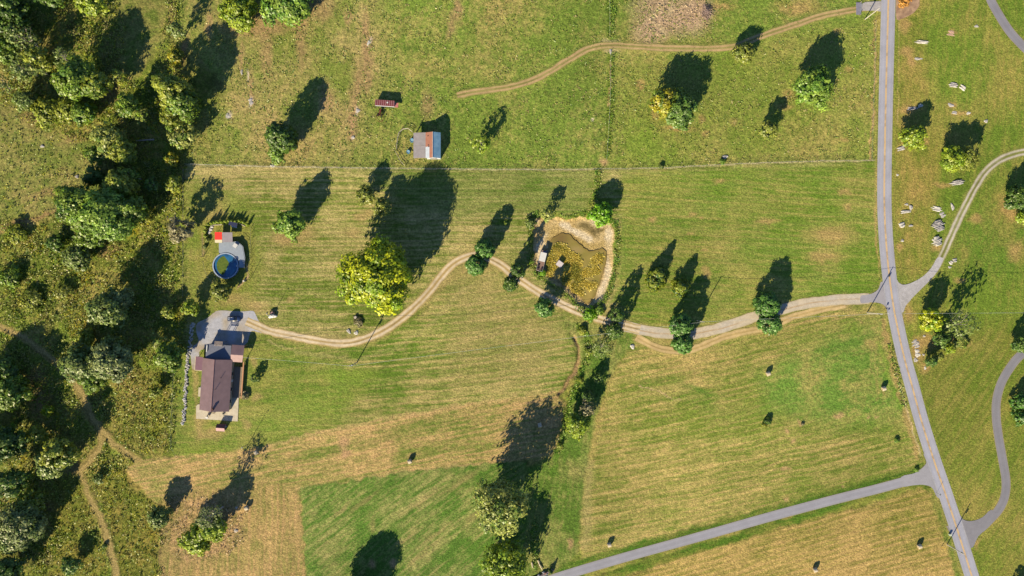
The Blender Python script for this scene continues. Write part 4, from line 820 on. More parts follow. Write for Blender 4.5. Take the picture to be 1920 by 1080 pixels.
M_deckw = mat('deck_boards', (160, 140, 120), .85, .10, 1.5, wave=(3.4, 'Y', .18))
M_rail = mat('orange_cedar_rail', (214, 160, 118), .8, .08, 3)
M_wood = mat('weathered_wood', (166, 150, 130), .9, .18, 3)
M_dark = mat('dark_metal', (44, 46, 52), .5, .1, 3)
M_steel = mat('galvanised_steel', (186, 190, 196), .45, .08, 2, metal=.3)
M_rust = mat('rust', (142, 78, 62), .9, .25, 1.2, c2=(112, 52, 46), bump=.3)
M_tyre = mat('tyre_rubber', (32, 32, 34), .9, .1, 3)

# house
hx, hy = W(404.5, 721.6, 3.4); HR = -math.radians(3.8)
house = empty('house', (hx, hy, 0), HR, 'single-storey house with a long brown metal gable roof and tan walls on a concrete patio', 'house')
hf = frame(house)
a, b_ = 5.5, 9.6
MB().box((0, 0, 1.7), (2 * a - .9, 2 * b_ - .8, 3.4)).build('wall', M_siding, house)
mb = MB()
mb.sheet([(-a, -b_, 3.3), (.0, -b_, 5.9), (0, b_, 5.9), (-a, b_, 3.3)][::1], .14); mb.sheet([(0, -b_, 5.9), (a, -b_, 3.3), (a, b_, 3.3), (0, b_, 5.9)], .14)
roof = mb.build('roof', M_roofbrown, house)
MB().tube((0, -b_, 5.93), (0, b_, 5.93), .13, n=8).build('ridge_cap', M_roofpink, roof)
for y in (-b_ + .42, b_ - .42): MB().add([(-a + .6, y, 3.4), (a - .6, y, 3.4), (0, y, 5.7)], [(0, 1, 2)] if y < 0 else [(2, 1, 0)]).build('gable_end', M_siding, house)
for (x, y, z) in ((2.4, 3.0, 4.9), (1.0, -1.2, 5.6)):
    MB().tube((x, y, z - .4), (x, y, z + .75), .09, n=8).build('vent_pipe', M_dark, roof)
MB().box((.55, -8.6, 5.9), (.5, .7, 1.1)).box((.55, -8.6, 6.5), (.65, .85, .12)).build('chimney', mat('chimney_brick', (98, 70, 66), .9, .2, 4), roof)
for y in (-6, -1.5, 4.2):
    w = MB().box((a - .42, y, 1.7), (.08, 1.5, 1.3)).build('window', M_white, house); MB().box((a - .37, y, 1.7), (.03, 1.3, 1.1)).build('pane', M_glass, w)
for y in (-5, 2.5):
    w = MB().box((-a + .42, y, 1.7), (.08, 1.2, 1.2)).build('window', M_white, house); MB().box((-a + .37, y, 1.7), (.03, 1.0, 1.0)).build('pane', M_glass, w)
w = MB().box((-2.6, -b_ + .37, 1.7), (1.6, .08, 1.3)).build('window', M_white, house); MB().box((-2.6, -b_ + .32, 1.7), (1.4, .03, 1.1)).build('pane', M_glass, w)
dr = MB().box((1.2, -b_ + .37, 1.1), (1.9, .08, 2.2)).build('door', M_white, house); MB().box((1.2, -b_ + .32, 1.15), (1.6, .03, 1.9)).build('pane', M_glass, dr)
dr = MB().box((a - .42, 1.6, 1.1), (.08, 1.0, 2.1)).build('door', M_white, house); MB().box((a - .35, 1.95, 1.05), (.08, .06, .12)).build('handle', M_dark, dr)
# low front wing with flat grey roof, seen above the brown roof
p = [hf(387, 645, 3.2), hf(433, 648, 3.2), (4.6, b_ - .2, 3.2), (-4.4, b_ - .2, 3.2)]
MB().prism([(-4.2, b_ - .42), (4.4, b_ - .42), (4.4, p[1][1] - .3), (-4.2, p[0][1] - .3)], 0, 3.05).build('front_wing_wall', M_siding, house)
fw = MB().prism([(-4.5, b_ - .42), (4.7, b_ - .42), (4.7, p[1][1]), (-4.5, p[0][1])], 3.06, [3.3, 3.3, 3.2, 3.2]).build('front_wing_roof', M_roofgrey, house)
MB().box((-4.1, p[0][1] - 1.6, 3.5), (.35, 2.4, .35)).build('gutter_box', M_white, fw)
# right porch roof: two slopes
x0, x1 = 4.95, 9.6; y1 = p[1][1] + .35; ym = y1 - 3.6; y0 = y1 - 6.3
MB().sheet([(x0, ym, 3.9), (x1, ym, 3.9), (x1 - .1, y1, 3.0), (x0 - .1, y1, 3.0)], .1).build('porch_roof', M_roofbrown, house)
MB().sheet([(x0, y0, 3.1), (x1 - .5, y0, 3.1), (x1, ym, 3.9), (x0, ym, 3.9)], .1).build('porch_roof', M_roofpink, house)
for x, y in ((x1 - .4, y0 + .4), (x1 - .3, y1 - .3), (x0 + .3, y1 - .3)): MB().box((x, y, 1.5), (.16, .16, 3.0)).build('porch_post', M_rail, house)
# left porch roof
MB().sheet([(-a - 2.9, 4.9, 2.6), (-a + .2, 4.9, 3.2), (-a + .2, 9.9, 3.2), (-a - 2.9, 9.9, 2.6)], .1).build('porch_roof', mat('plum_roof', (138, 104, 118), .5, .06, 1, wave=(2.6, 'Y', .12)), house)
MB().box((-a - 2.98, 7.4, 2.55), (.22, 5.2, .22)).box((-a - 1.4, 4.82, 2.8), (3.1, .2, .2), 0, 0, -.19).build('fascia', mat('cream_trim', (226, 206, 178), .7), house)
for y in (5.1, 9.7): MB().box((-a - 2.7, y, 1.25), (.14, .14, 2.5)).build('porch_post', M_white, house)
# side deck with cedar rail
MB().box((7.0, 1.0, .45), (3.4, 11.6, .14)).build('deck', M_deckw, house)
r_ = MB().box((8.9, 2.0, 1.25), (.42, 13.6, .10)).box((8.9, 2.0, .7), (.08, 13.6, .9))
for k in range(8): r_.box((8.9, -4.7 + k * 1.9, .6), (.14, .14, 1.2))
r_.build('deck_rail', M_rail, house)
pat_ = MB().prism([tuple(hf(*q)[:2]) for q in ((368, 761), (372, 758), (402, 760), (428, 755), (436, 741), (448, 742), (446, 790), (368, 785))][::-1], .02, .14).build('patio', M_conc, house)
MB().box((-7.0, -3.6, .1), (1.4, 3.4, .16)).build('side_step', M_conc, house)
MB().box((-6.2, -1.9, .6), (.9, .9, 1.0)).build('air_conditioner', M_steel, house, bevel=.05)
# slatted arbour at the front door, tall
q = hf(410, 644.5, 4.6)
arb = empty('arbour', tuple(house.matrix_basis @ Vector((q[0], q[1], 0))), HR, 'small slatted wooden arbour against the front of the house', 'arbour')
for x in (-1.2, 1.2):
    for y in (-.65, .65): MB().box((x, y, 2.3), (.14, .14, 4.6)).build('post', M_wood, arb)
g = MB().box((0, -.72, 4.55), (2.9, .1, .22)).box((0, .72, 4.55), (2.9, .1, .22))
g.build('beam', M_wood, arb)
g = MB()
for k in range(7): g.box((-1.3 + k * .433, 0, 4.74), (.17, 1.8, .1))
g.build('slats', mat('pale_slats', (196, 178, 164), .8), arb)
def simple(name, px, py, label, cat, rz=0, group=None):
    x, y = W(px, py, 0); return empty(name, (x, y, 0), rz, label, cat, group)
# patio furniture and little shed
o = simple('bench', 398, 773.5, 'small bench at the gable end of the house on the patio', 'bench', -.2)
MB().box((0, 0, .45), (2.2, .45, .07)).build('seat', M_wood, o)
for x in (-.9, .9): MB().box((x, 0, .2), (.1, .4, .42)).build('leg', M_wood, o)
def chair(px, py, rz, lab, m_=M_white):
    o = simple('patio_chair', px, py, lab, 'chair', rz); MB().box((0, 0, .45), (.75, .7, .07)).build('seat', m_, o); MB().box((0, .36, .85), (.75, .07, .85), 0, -.2).build('backrest', m_, o)
    for x in (-.3, .3):
        for y in (-.28, .28): MB().box((x, y, .2), (.07, .07, .45)).build('leg', m_, o)
chair(389, 783, .4, 'white chair on the lower edge of the patio'); chair(392, 779, -.6, 'pale chair behind the white one on the patio', M_conc); chair(433, 755, .9, 'dark chair on the right arm of the patio', M_dark); chair(420, 775, .2, 'dark stool-like chair in the middle of the patio', M_dark)
o = simple('garden_shed', 418, 800, 'tiny brown-roofed shed on the grass just below the patio', 'shed', HR)
MB().box((0, 0, .95), (2.7, 2.0, 1.9)).build('wall', mat('shed_wall', (150, 120, 120), .85), o)
MB().sheet([(-1.6, -1.3, 2.0), (1.6, -1.3, 2.0), (1.6, 0, 2.7), (-1.6, 0, 2.7)], .08).build('roof_panel', mat('shed_roof_pale', (190, 150, 150), .7), o)
MB().sheet([(-1.6, 0, 2.7), (1.6, 0, 2.7), (1.6, 1.3, 2.0), (-1.6, 1.3, 2.0)], .08).build('roof_panel', mat('shed_roof_dark', (96, 66, 74), .7), o)
MB().box((1.37, -.1, .8), (.04, .8, 1.5)).build('door', M_dark, o)
o = simple('barbecue', 425, 799, 'grey kettle barbecue standing against the tiny brown-roofed shed', 'barbecue'); MB().tube((0, 0, .7), (0, 0, 1.0), .3, .34, 12).build('bowl', M_dark, o); MB().tube((0, 0, 1.01), (0, 0, 1.2), .34, .12, 12).build('lid', M_steel, o)
for k in range(3): MB().tube((.1 * math.cos(k * 2.1), .1 * math.sin(k * 2.1), .72), (.35 * math.cos(k * 2.1), .35 * math.sin(k * 2.1), 0), .025).build('leg', M_steel, o)
# boulder wall on the left of the house
M_stone = mat('grey_limestone', (186, 186, 194), .9, .22, 2.0, bump=.6, c2=(222, 220, 222))
M_stone2 = mat('pale_limestone', (214, 206, 196), .9, .15, 1.5, bump=.7, c2=(236, 230, 222))
def rockmesh(name, sx, sy, sz, seed, slabs=0):
    """lumpy outcrop: jittered, flattened ball; slabs>0 splits it into tilted beds"""
    rng = random.Random(seed); mb = MB()
    def lump(cx, cy, ax, ay, az, rot=0):
        nu, nv = 14, 6; vs = []; off = rng.random() * 50
        for j in range(nv + 1):
            ph = math.pi / 2 * j / nv
            for i in range(nu):
                th = 2 * math.pi * i / nu
                k = 1 + .18 * math.sin(3 * th + off) + .10 * math.sin(5 * th + off * 2 + j) + rng.uniform(-.07, .07)
                x, y, z = math.cos(th) * math.cos(ph) ** .6 * ax * k, math.sin(th) * math.cos(ph) ** .6 * ay * k, math.sin(ph) * az * (1 + rng.uniform(-.12, .12)) - .15
                vs.append((cx + x * math.cos(rot) - y * math.sin(rot), cy + x * math.sin(rot) + y * math.cos(rot), z))
        fs = [(j * nu + i, j * nu + (i + 1) % nu, (j + 1) * nu + (i + 1) % nu, (j + 1) * nu + i) for j in range(nv) for i in range(nu)]
        mb.add(vs, fs)
    if slabs:
        for k in range(slabs):
            t = (k + .5) / slabs * 2 - 1; lump(rng.uniform(-.12, .12) * sx, t * sy, sx * math.sqrt(max(.15, 1 - t * t * .8)) * rng.uniform(.75, 1), sy / slabs * 1.25, sz * rng.uniform(.65, 1), rng.uniform(-.06, .06))
    else: lump(0, 0, sx, sy, sz)
    me = bpy.data.meshes.new(name); me.from_pydata(mb.v, [], mb.f); me.update(); return me
bm_ = [rockmesh('boulder', .5, .42, .5, s) for s in range(5)]
for i_, me in enumerate(bm_): me.materials.append(M_stone if i_ % 2 else M_stone2)
WL = [(361, 606), (359, 622), (357, 640), (354, 660), (352, 680), (350, 700), (348, 720), (347, 740), (346, 760), (345, 778), (344, 797)]
rng = random.Random(5); WP = smooth(WL, 10)
for k in range(104):
    p_ = WP[int(k / 104 * (len(WP) - 1))]; x, y = W(p_[0] + rng.uniform(-2.9, 2.9), p_[1] + rng.uniform(-1, 1))
    o = bpy.data.objects.new('boulder', bm_[k % 5]); COL.objects.link(o); s_ = rng.uniform(.6, 1.25); o.location = (x, y, 0); o.rotation_euler = (0, 0, rng.uniform(0, 6)); o.scale = (s_, s_, s_)
    tag(o, 'grey boulder in the long row of stones left of the house', 'boulder', 'boulders in the row left of the house')

# vehicle in the yard
M_car = mat('dark_blue_paint', (40, 56, 92), .25, .05, 2, spec=.7, k=.7); M_chrome = mat('silver_trim', (210, 214, 222), .25, .03, 2, metal=.6)
def suv(px, py, rz, label):
    o = simple('parked_suv', px, py, label, 'car', rz)
    def loft(secs, name, m_, bev=.06):
        vs = []; n_ = len(secs[0][1])
        for x, ring in secs: vs += [(x, q[0], q[1]) for q in ring]
        fs = [(i * n_ + j, (i + 1) * n_ + j, (i + 1) * n_ + (j + 1) % n_, i * n_ + (j + 1) % n_) for i in range(len(secs) - 1) for j in range(n_)]
        fs += [tuple(range(n_)), tuple(range((len(secs) - 1) * n_ + n_ - 1, (len(secs) - 1) * n_ - 1, -1))]
        return MB().add(vs, fs).build(name, m_, o, True, 0)
    def ring(w, z0, z1): return [(-w * .92, z0), (-w, z0 + .15), (-w, z1 - .12), (-w * .9, z1), (w * .9, z1), (w, z1 - .12), (w, z0 + .15), (w * .92, z0)]
    loft([(-2.4, ring(.82, .42, .95)), (-2.3, ring(.92, .32, 1.08)), (0, ring(.95, .3, 1.1)), (1.3, ring(.94, .3, 1.08)), (2.1, ring(.9, .32, .95)), (2.4, ring(.78, .4, .78))], 'body', M_car)
    loft([(-2.25, [(-.84, 1.06), (-.78, 1.12), (.78, 1.12), (.84, 1.06)]), (-1.95, [(-.84, 1.06), (-.7, 1.68), (.7, 1.68), (.84, 1.06)]), (.15, [(-.84, 1.06), (-.68, 1.72), (.68, 1.72), (.84, 1.06)]), (1.1, [(-.82, 1.06), (-.76, 1.12), (.76, 1.12), (.82, 1.06)])], 'cabin_glass', M_glass)
    MB().box((-.85, 0, 1.74), (2.1, 1.34, .06)).build('roof_panel', M_car, o, bevel=.03)
    MB().box((-1.55, 0, 1.79), (.7, .5, .03)).build('sun_glint', M_chrome, o, bevel=.01)  # silver plate standing in for the sun reflected in the rear glass
    for y in (-.62, .62): MB().tube((-1.8, y, 1.84), (.1, y, 1.84), .035).build('roof_rail', M_chrome, o)
    for x in (-1.5, 1.5):
        for y in (-.86, .86):
            w = MB().tube((x, y - .12, .36), (x, y + .12, .36), .36, n=18).build('wheel', M_tyre, o); MB().tube((x, y - .13, .36), (x, y + .13, .36), .2, n=12).build('rim', M_chrome, w)
    for y in (-.62, .62): MB().box((2.33, y, .72), (.12, .35, .14)).build('headlight', M_chrome, o); MB().box((-2.37, y, .85), (.08, .25, .22)).build('tail_light', mat('red_lens', (150, 30, 30), .3), o)
    for y in (-1.0, 1.0): MB().box((.75, y, 1.1), (.16, .2, .14)).build('door_mirror', M_car, o)
suv(440.5, 597.5, -.02, 'dark blue SUV with roof rails parked on the gravel yard')

# swimming pool, deck and the canopies beside it
px0, py0 = 423.5, 498.5; x, y = W(px0, py0, 1.0); pool = empty('swimming_pool', (x, y, 0), 0, 'round above-ground pool with a blue wall and green algae on the water', 'swimming pool')
M_blue = mat('blue_pool_wall', (58, 92, 150), .4, .06, 1, k=.5)
MB().ring((0, 0), 4.55, 4.65, 0, 1.3, 48).build('wall', M_blue, pool)
MB().ring((0, 0), 4.45, 4.85, 1.3, 1.38, 48).build('rim', mat('pale_pool_rim', (176, 190, 212), .5), pool)
MB().ring((0, 0), 0.0, 4.5, .10, .12, 48).build('liner', M_blue, pool)
MB().tube((0, 0, .9), (0, 0, 1.02), 4.44, n=48).build('water', mat('blue_pool_water', (46, 92, 140), .06, .25, .5, spec=.6, k=.5, c2=(58, 122, 170)), pool)
n_ = 22; pts = [(-3.3, 1.2), (-2.6, 2.5), (-1.4, 3.5), (-.6, 3.6), (.2, 2.6), (1.2, 1.0), (.6, -.4), (.0, -1.8), (-.8, -3.2), (-1.8, -3.2), (-3.0, -1.8), (-3.4, -.2)]
MB().prism([(q[0], q[1]) for q in smooth(pts, 3, True)][::-1], 1.022, 1.032).build('algae_patch', mat('green_pool_algae', (80, 108, 28), .8, .15, 1.2, c2=(104, 122, 34)), pool)
g = MB()
for k in range(16): g.box((4.68 * math.cos(k * .3927), 4.68 * math.sin(k * .3927), .65), (.1, .2, 1.28), k * .3927)
g.build('upright', mat('white_pool_post', (206, 214, 226), .5), pool)
lad = MB()
for y_ in (-.25, .25): lad.tube((4.2, y_, .3), (4.2, y_, 2.0), .04).tube((4.2, y_, 2.0), (5.0, y_, 2.0), .04)
for z_ in (.6, .9, 1.2, 1.6): lad.box((4.2, 0, z_), (.14, .5, .04))
lad.build('ladder', M_white, pool)
x, y = W(440, 476, 1.2); deck = empty('pool_deck', (x, y, 0), 0, 'grey boarded deck wrapping the top right of the pool', 'deck'); df = frame(deck)
dk = [(410.5, 454.7), (446, 452.5), (455.8, 461.7), (459.7, 483), (458.3, 501.7), (449, 501.7)]
arc = [(423.5 + 25.2 * math.cos(math.radians(t)), 498.5 - 25.2 * math.sin(math.radians(t))) for t in range(-6, 118, 8)]
outl = [df(*q, 1.2)[:2] for q in dk + arc + [(410.5, 474)]]
MB().prism(outl[::-1], 1.14, 1.24).build('boards', mat('grey_deck_boards', (168, 178, 192), .7, .06, 1.2, wave=(3.2, 'X', .14)), deck)
g = MB()
for q in dk[:5]: v_ = df(*q, 1.0); g.box((v_[0] * .97, v_[1] * .97, .57), (.12, .12, 1.14))
g.build('support', M_wood, deck)
g = MB(); P_ = [df(*q, 1.2) for q in dk[1:5]]
for A_, B_ in zip(P_[:-1], P_[1:]):
    g.tube((A_[0], A_[1], 2.1), (B_[0], B_[1], 2.1), .04); g.tube((A_[0], A_[1], 1.2), (A_[0], A_[1], 2.1), .04); g.tube((A_[0], A_[1], 1.65), (B_[0], B_[1], 1.65), .02)
g.build('railing', M_dark, deck)
x, y = W(441, 460.5, 1.9); o = empty('deck_table', (x, y, 1.24), -.6, 'white square table on the grey pool deck', 'table'); MB().box((0, 0, .72), (1.5, 1.5, .06)).build('table_top', M_white, o)
for q in ((-.6, -.6), (.6, -.6), (-.6, .6), (.6, .6)): MB().box((q[0], q[1], .34), (.07, .07, .7)).build('leg', M_white, o)
def canopy(name, x0, y0, x1, y1, h, m_, label, cat, split=None):
    xc, yc = W((x0 + x1) / 2, (y0 + y1) / 2, h); o = empty(name, (xc, yc, 0), 0, label, cat); sx, sy = (x1 - x0) * S, (y1 - y0) * S
    if split:
        yy_ = sy / 2 - sy * split; MB().sheet([(-sx / 2, yy_, h), (sx / 2, yy_, h), (sx / 2, sy / 2, h + .1), (-sx / 2, sy / 2, h + .1)], .05).build('roof_panel', m_[0], o)
        MB().sheet([(-sx / 2, -sy / 2, h - .12), (sx / 2, -sy / 2, h - .12), (sx / 2, yy_, h), (-sx / 2, yy_, h)], .05).build('roof_panel', m_[1], o)
    else: MB().sheet([(-sx / 2, -sy / 2, h - .1), (sx / 2, -sy / 2, h - .1), (sx / 2, sy / 2, h + .15), (-sx / 2, sy / 2, h + .15)], .07).build('roof_panel', m_, o)
    for a_ in (-1, 1):
        for c_ in (-1, 1): MB().tube((a_ * (sx / 2 - .12), c_ * (sy / 2 - .12), 0), (a_ * (sx / 2 - .12), c_ * (sy / 2 - .12), h - .08), .06).build('post', M_steel, o)
    return o
canopy('shade_canopy', 402.8, 435.3, 416.2, 455, 2.3, (mat('red_canvas', (222, 52, 44), .7, .04, 1, k=.7), mat('cream_canvas', (236, 222, 186), .7, .04, 1)), 'small canopy, red with a cream front strip, left of the grey roof by the pool', 'canopy', .72)
canopy('pool_shelter', 416.8, 435.8, 435.8, 454, 2.7, mat('grey_shelter_roof', (164, 154, 162), .6, .06, 1, wave=(2.8, 'Y', .14)), 'open shelter with a grey metal roof above the pool deck', 'shelter')
o = simple('pool_pump', 458, 527, 'white and grey pool pump on the bare path below the deck', 'pump'); MB().tube((0, 0, 0), (0, 0, .8), .3, n=12).build('tank', M_white, o); MB().tube((.1, 0, .25), (.8, -.3, .25), .14, n=8).build('motor', M_dark, o)
o = simple('shadow_sheet', 441, 421, 'dark framed sheet standing in for the roof shadow, with a white cushion, above the grey pool shelter', 'shadow stand-in', -.25)
for x_ in (-1.4, 1.4):
    for y_ in (-.7, .7): MB().tube((x_, y_, 0), (x_, 0, 2.0), .04).build('leg', M_dark, o)
MB().sheet([(-1.6, -.7, 1.98), (1.6, -.7, 1.98), (1.6, .7, 2.1), (-1.6, .7, 2.1)], .04).build('top', mat('navy_shade', (34, 44, 84), .8), o); MB().box((0, -.9, .5), (2.2, .5, .12)).build('cushion', M_white, o)  # navy top stands in for the shadow cast by the shelter roof
tag(MB().prism([W(394, 422)[:2], W(417, 420.6)[:2], W(417, 421.8)[:2], W(394, 423.2)[:2]][::-1], 0, .25).build('garden_edging', M_conc), 'pale straight edging stones below the row of slim evergreens', 'edging')
tag(MB().prism([W(446, 417), W(460, 424), W(459.5, 425), W(445.5, 418)][::-1], 0, .22).build('garden_edging', M_conc), 'slanting pale edging stones right of the dark sheet above the pool shelter', 'edging')
x, y = W(395, 430); o = bpy.data.objects.new('rock', rockmesh('rock', .9, 1.7, .8, 77, 3)); o.data.materials.append(M_stone2); COL.objects.link(o); o.location = (x, y, 0); o.rotation_euler = (0, 0, -.5); tag(o, 'white rock heap at the left end of the slim evergreens', 'rock')
# slim evergreens in an arc round the pool garden
AV = [(384, 442, 2.0), (384, 433, 2.6), (386, 426, 2.8), (390, 421, 3.0), (396, 418, 3.6), (402, 417, 2.8), (408, 416, 4.3), (415, 416, 2.4), (422, 415, 3.3), (429, 414, 2.2), (435, 415, 2.6), (442, 415, 2.9), (449, 414, 2.5), (456, 417, 2.0), (463, 421, 2.7)]
ORD = 'first second third fourth fifth sixth seventh eighth ninth tenth eleventh twelfth thirteenth fourteenth fifteenth'.split()
for k, (px, py, h) in enumerate(AV):
    tree(px, py, 3.2 if h < 4 else 3.6, h * .95, 'cone', 'lime', ('lowest' if k == 0 else 'tallest' if k == 6 else 'rightmost' if k == 14 else ORD[k]) + (' slim evergreen in the arc of little conifers above the pool' if k in (0, 6, 14) else ' slim evergreen from the left in the arc of little conifers above the pool'), name='conifer', group='slim evergreens above the pool', leaf=.16, limbs=3, dens=.8)
tree(388, 450, 5, 1.2, 'shrub', 'pale', 'pale flowering shrub left of the red canopy', leaf=.16); tree(384, 462, 4, 1.0, 'shrub', 'greyg', 'small grey shrub on the left edge of the pool garden', leaf=.16)

# post and rail fences
M_post = mat('fence_post_wood', (150, 134, 112), .9, .2, 4)
def fence(name, pts, gap, hgt, label, rails=(.5, 1.0), pr=.07, rr=.02, m_=M_post, rm=M_steel, cat='fence'):
    P = [Vector(W(*q) + (0,)) for q in pts]; x, y = W(*pts[0]); o = empty(name, (x, y, 0), 0, label, cat)
    L = [(b - a).length for a, b in zip(P[:-1], P[1:])]; tot = sum(L); n_ = min(98, max(2, int(tot / gap) + 1)); pos = []
    for k in range(n_):
        d_ = tot * k / (n_ - 1)
        for i, l_ in enumerate(L):
            if d_ <= l_ + 1e-6 or i == len(L) - 1: pos.append(P[i].lerp(P[i + 1], min(1, d_ / l_)) - P[0]); break
            d_ -= l_
    proto = MB().tube((0, 0, -.2), (0, 0, hgt), pr, n=6).build('post', m_, o)
    for k, q in enumerate(pos):
        c_ = proto if k == 0 else proto.copy()
        if k: COL.objects.link(c_); c_.parent = o
        c_.location = q
    g = MB()
    for z in rails:
        for a_, b__ in zip(pos[:-1], pos[1:]): g.tube((a_.x, a_.y, z), (b__.x, b__.y, z), rr, n=4, cap=False)
    g.build('rails' if rr > .03 else 'wires', rm, o); return o
fence('wire_fence', FENCE_N, 3.6, 1.25, 'long wire fence on wooden posts between pasture and mown field', rr=.015)
fence('wire_fence', [(1641, 40), (1639, 120), (1636, 200), (1633, 299)], 3.6, 1.25, 'wire fence along the west side of the main road', rr=.015)
fence('wire_fence', [(1143, -20), (1143, 68)], 4, 1.2, 'short wire fence in the weeds above the dirt track crossing', rr=.015)
fence('wire_fence', [(1145, 98), (1144, 180), (1141, 240), (1137, 300)], 4, 1.2, 'wire fence splitting the pasture below the dirt track', rr=.015)
fence('wire_fence', [(345, 318), (345, 440), (344, 556)], 4, 1.2, 'wire fence on the left edge of the mown field', rr=.015)
fence('wire_fence', [(327, 700), (323, 780), (322, 840), (332, 857)], 4, 1.2, 'wire fence along the long-grass strip left of the house', rr=.015)
fence('garden_fence', [(471, 427), (471, 440), (471, 460), (470, 480), (469, 500), (468, 520)], 2.3, 1.3, 'thin posted fence right of the pool', rr=.012)
fence('garden_fence', [(382, 490), (384, 502), (387, 515), (394, 525), (402, 532)], 2.6, 1.4, 'curved row of fence posts lower left of the pool', rr=.012)
fence('garden_fence', [(381, 448), (381, 465), (381, 480)], 2.2, .9, 'low wooden fence left of the red canopy', rr=.05, rm=M_wood)
for px, py, h, lab in ((382, 481, 4.2, 'thick bare post at the left end of the pool garden'), (468.5, 524, 5.4, 'tall thin pole at the lower right corner of the pool garden'), (466, 832, 7.5, 'yard light pole on the lawn below the house')):
    o = simple('yard_pole', px, py, lab, 'pole'); MB().tube((0, 0, 0), (0, 0, h), .1, .06, 8).build('shaft', M_post, o)
    if h > 7: MB().tube((0, 0, h - .1), (.5, .3, h + .1), .04).build('arm', M_steel, o); MB().tube((.5, .3, h - .05), (.5, .3, h + .15), .26, .14, 10).build('lamp_head', M_steel, o)
# barn
x, y = W(801, 273, 3.0); barn = empty('barn', (x, y, 0), 0, 'small barn with rusty and blue metal roof slopes and a grey lean-to', 'barn'); bf = frame(barn)
NW, NE, SE_, SW_ = bf(798, 248.5, 3.5), bf(826, 248.5, 3.5), bf(826.5, 296.5, 3.5), bf(798.5, 296.5, 3.5)
xl, xr, yn, ys = NW[0], NE[0], NE[1], SE_[1]; xm = (xl + xr) / 2
M_blueroof = mat('blue_metal_roof', (134, 182, 214), .4, .08, .6, c2=(156, 198, 224), wave=(3.0, 'Y', .14)); M_rustroof = mat('rusty_roof', (190, 132, 112), .8, .12, .8, c2=(170, 112, 92), wave=(3.0, 'Y', .08))
MB().add([(xl + .25, ys + .25, 0), (xr - .25, ys + .25, 0), (xr - .25, yn - .25, 0), (xl + .25, yn - .25, 0), (xl + .25, ys + .25, 3.4), (xr - .25, ys + .25, 3.4), (xr - .25, yn - .25, 3.4), (xl + .25, yn - .25, 3.4), (xm, ys + .25, 4.85), (xm, yn - .25, 4.85)],
         [(0, 1, 5, 8, 4), (1, 2, 6, 5), (2, 3, 7, 9, 6), (3, 0, 4, 7)]).build('wall', mat('white_barn_siding', (226, 228, 234), .6, .06, 1, wave=(4, 'X', .12)), barn)
rf = MB().sheet([(xm, ys, 5.0), (xr, ys, 3.5), (xr, yn, 3.5), (xm, yn, 5.0)], .06).build('roof_panel', M_blueroof, barn); rf['label'] = 'blue metal roof slope'
ymid = ys + (yn - ys) * .44
l_ = MB().sheet([(xl, ymid, 3.5), (xm, ymid, 5.0), (xm, yn, 5.0), (xl, yn, 3.5)], .06).build('roof_panel', M_rustroof, barn); l_['label'] = 'rusty roof slope'
xq = xl + (xm - xl) * .55; zq = 3.5 + 1.5 * .55
l_ = MB().sheet([(xl, ys, 3.5), (xq, ys, zq), (xq, ymid, zq), (xl, ymid, 3.5)], .06).build('roof_panel', mat('white_metal_roof', (206, 214, 226), .5, .06, 1, wave=(3, 'Y', .12)), barn); l_['label'] = 'white patch of roof'
MB().sheet([(xq, ys, zq), (xm, ys, 5.0), (xm, ymid, 5.0), (xq, ymid, zq)], .06).build('roof_panel', M_rustroof, barn)
MB().tube((xm, ys, 5.02), (xm, yn, 5.02), .12, n=6).build('ridge_cap', mat('pale_ridge', (226, 196, 176), .6), barn)
for q in ((.35, .86), (.42, .5), (.45, .44)):
    xx = xl + (xm - xl) * q[0]; yy_ = ys + (yn - ys) * q[1]; MB().box((xx, yy_, 3.5 + 1.5 * q[0] + .03), (.5, .35, .05), .3, 0, -.49).build('roof_patch', mat('dark_hole', (70, 54, 52), .9), barn)
LN, LS = bf(775.2, 247.6, 2.8), bf(776, 295.6, 2.8); xa = LN[0]
g = MB(); ym2 = (ys + yn) / 2
g.sheet([(xa, ys + .2, 2.7), (xl + .05, ys + .2, 3.3), (xl + .05, ym2 - .03, 3.3), (xa, ym2 - .03, 2.7)], .06).sheet([(xa, ym2 + .03, 2.7), (xl + .05, ym2 + .03, 3.3), (xl + .05, yn + .1, 3.3), (xa, yn + .1, 2.7)], .06)
ln = g.build('lean_to_roof', mat('grey_tin_roof', (168, 160, 162), .6, .08, 1, wave=(3.0, 'Y', .18)), barn)
for yv in (ys + .4, ym2, yn - .2): MB().box((xa + .2, yv, 1.33), (.16, .16, 2.66)).build('lean_to_post', M_wood, barn)
MB().box(((xa + xl) / 2, ys + .28, 2.35), (xl - xa, .06, .5)).build('lean_to_board', M_wood, barn)
dr = MB().box((xm, ys + .2, 1.4), (2.4, .08, 2.8)).build('door', mat('grey_barn_door', (170, 166, 160), .7), barn); MB().box((xm + .9, ys + .13, 1.3), (.06, .06, .3)).build('handle', M_dark, dr)
fence('corral_fence', [(774, 248), (765, 241), (760, 241), (751, 245), (747, 253), (745, 268), (744, 280)], 1.9, 1.4, 'pale plank corral fence curving round the left of the barn', (.4, .8, 1.25), .09, .06, M_wood, mat('pale_planks', (202, 192, 172), .8))
fence('corral_fence', [(741, 283), (745, 290), (749, 299), (754, 306), (760, 312)], 1.9, 1.3, 'broken lower stretch of plank fence below left of the barn', (.5, 1.0), .08, .06, M_wood, mat('pale_planks', (202, 192, 172), .8))
fence('gate_panel', [(783, 247), (788, 236), (792, 226)], 1.5, 1.3, 'dark pipe gate leaning out from the top of the barn', (.3, .7, 1.1, 1.3), .04, .03, M_dark, M_dark, cat='gate')
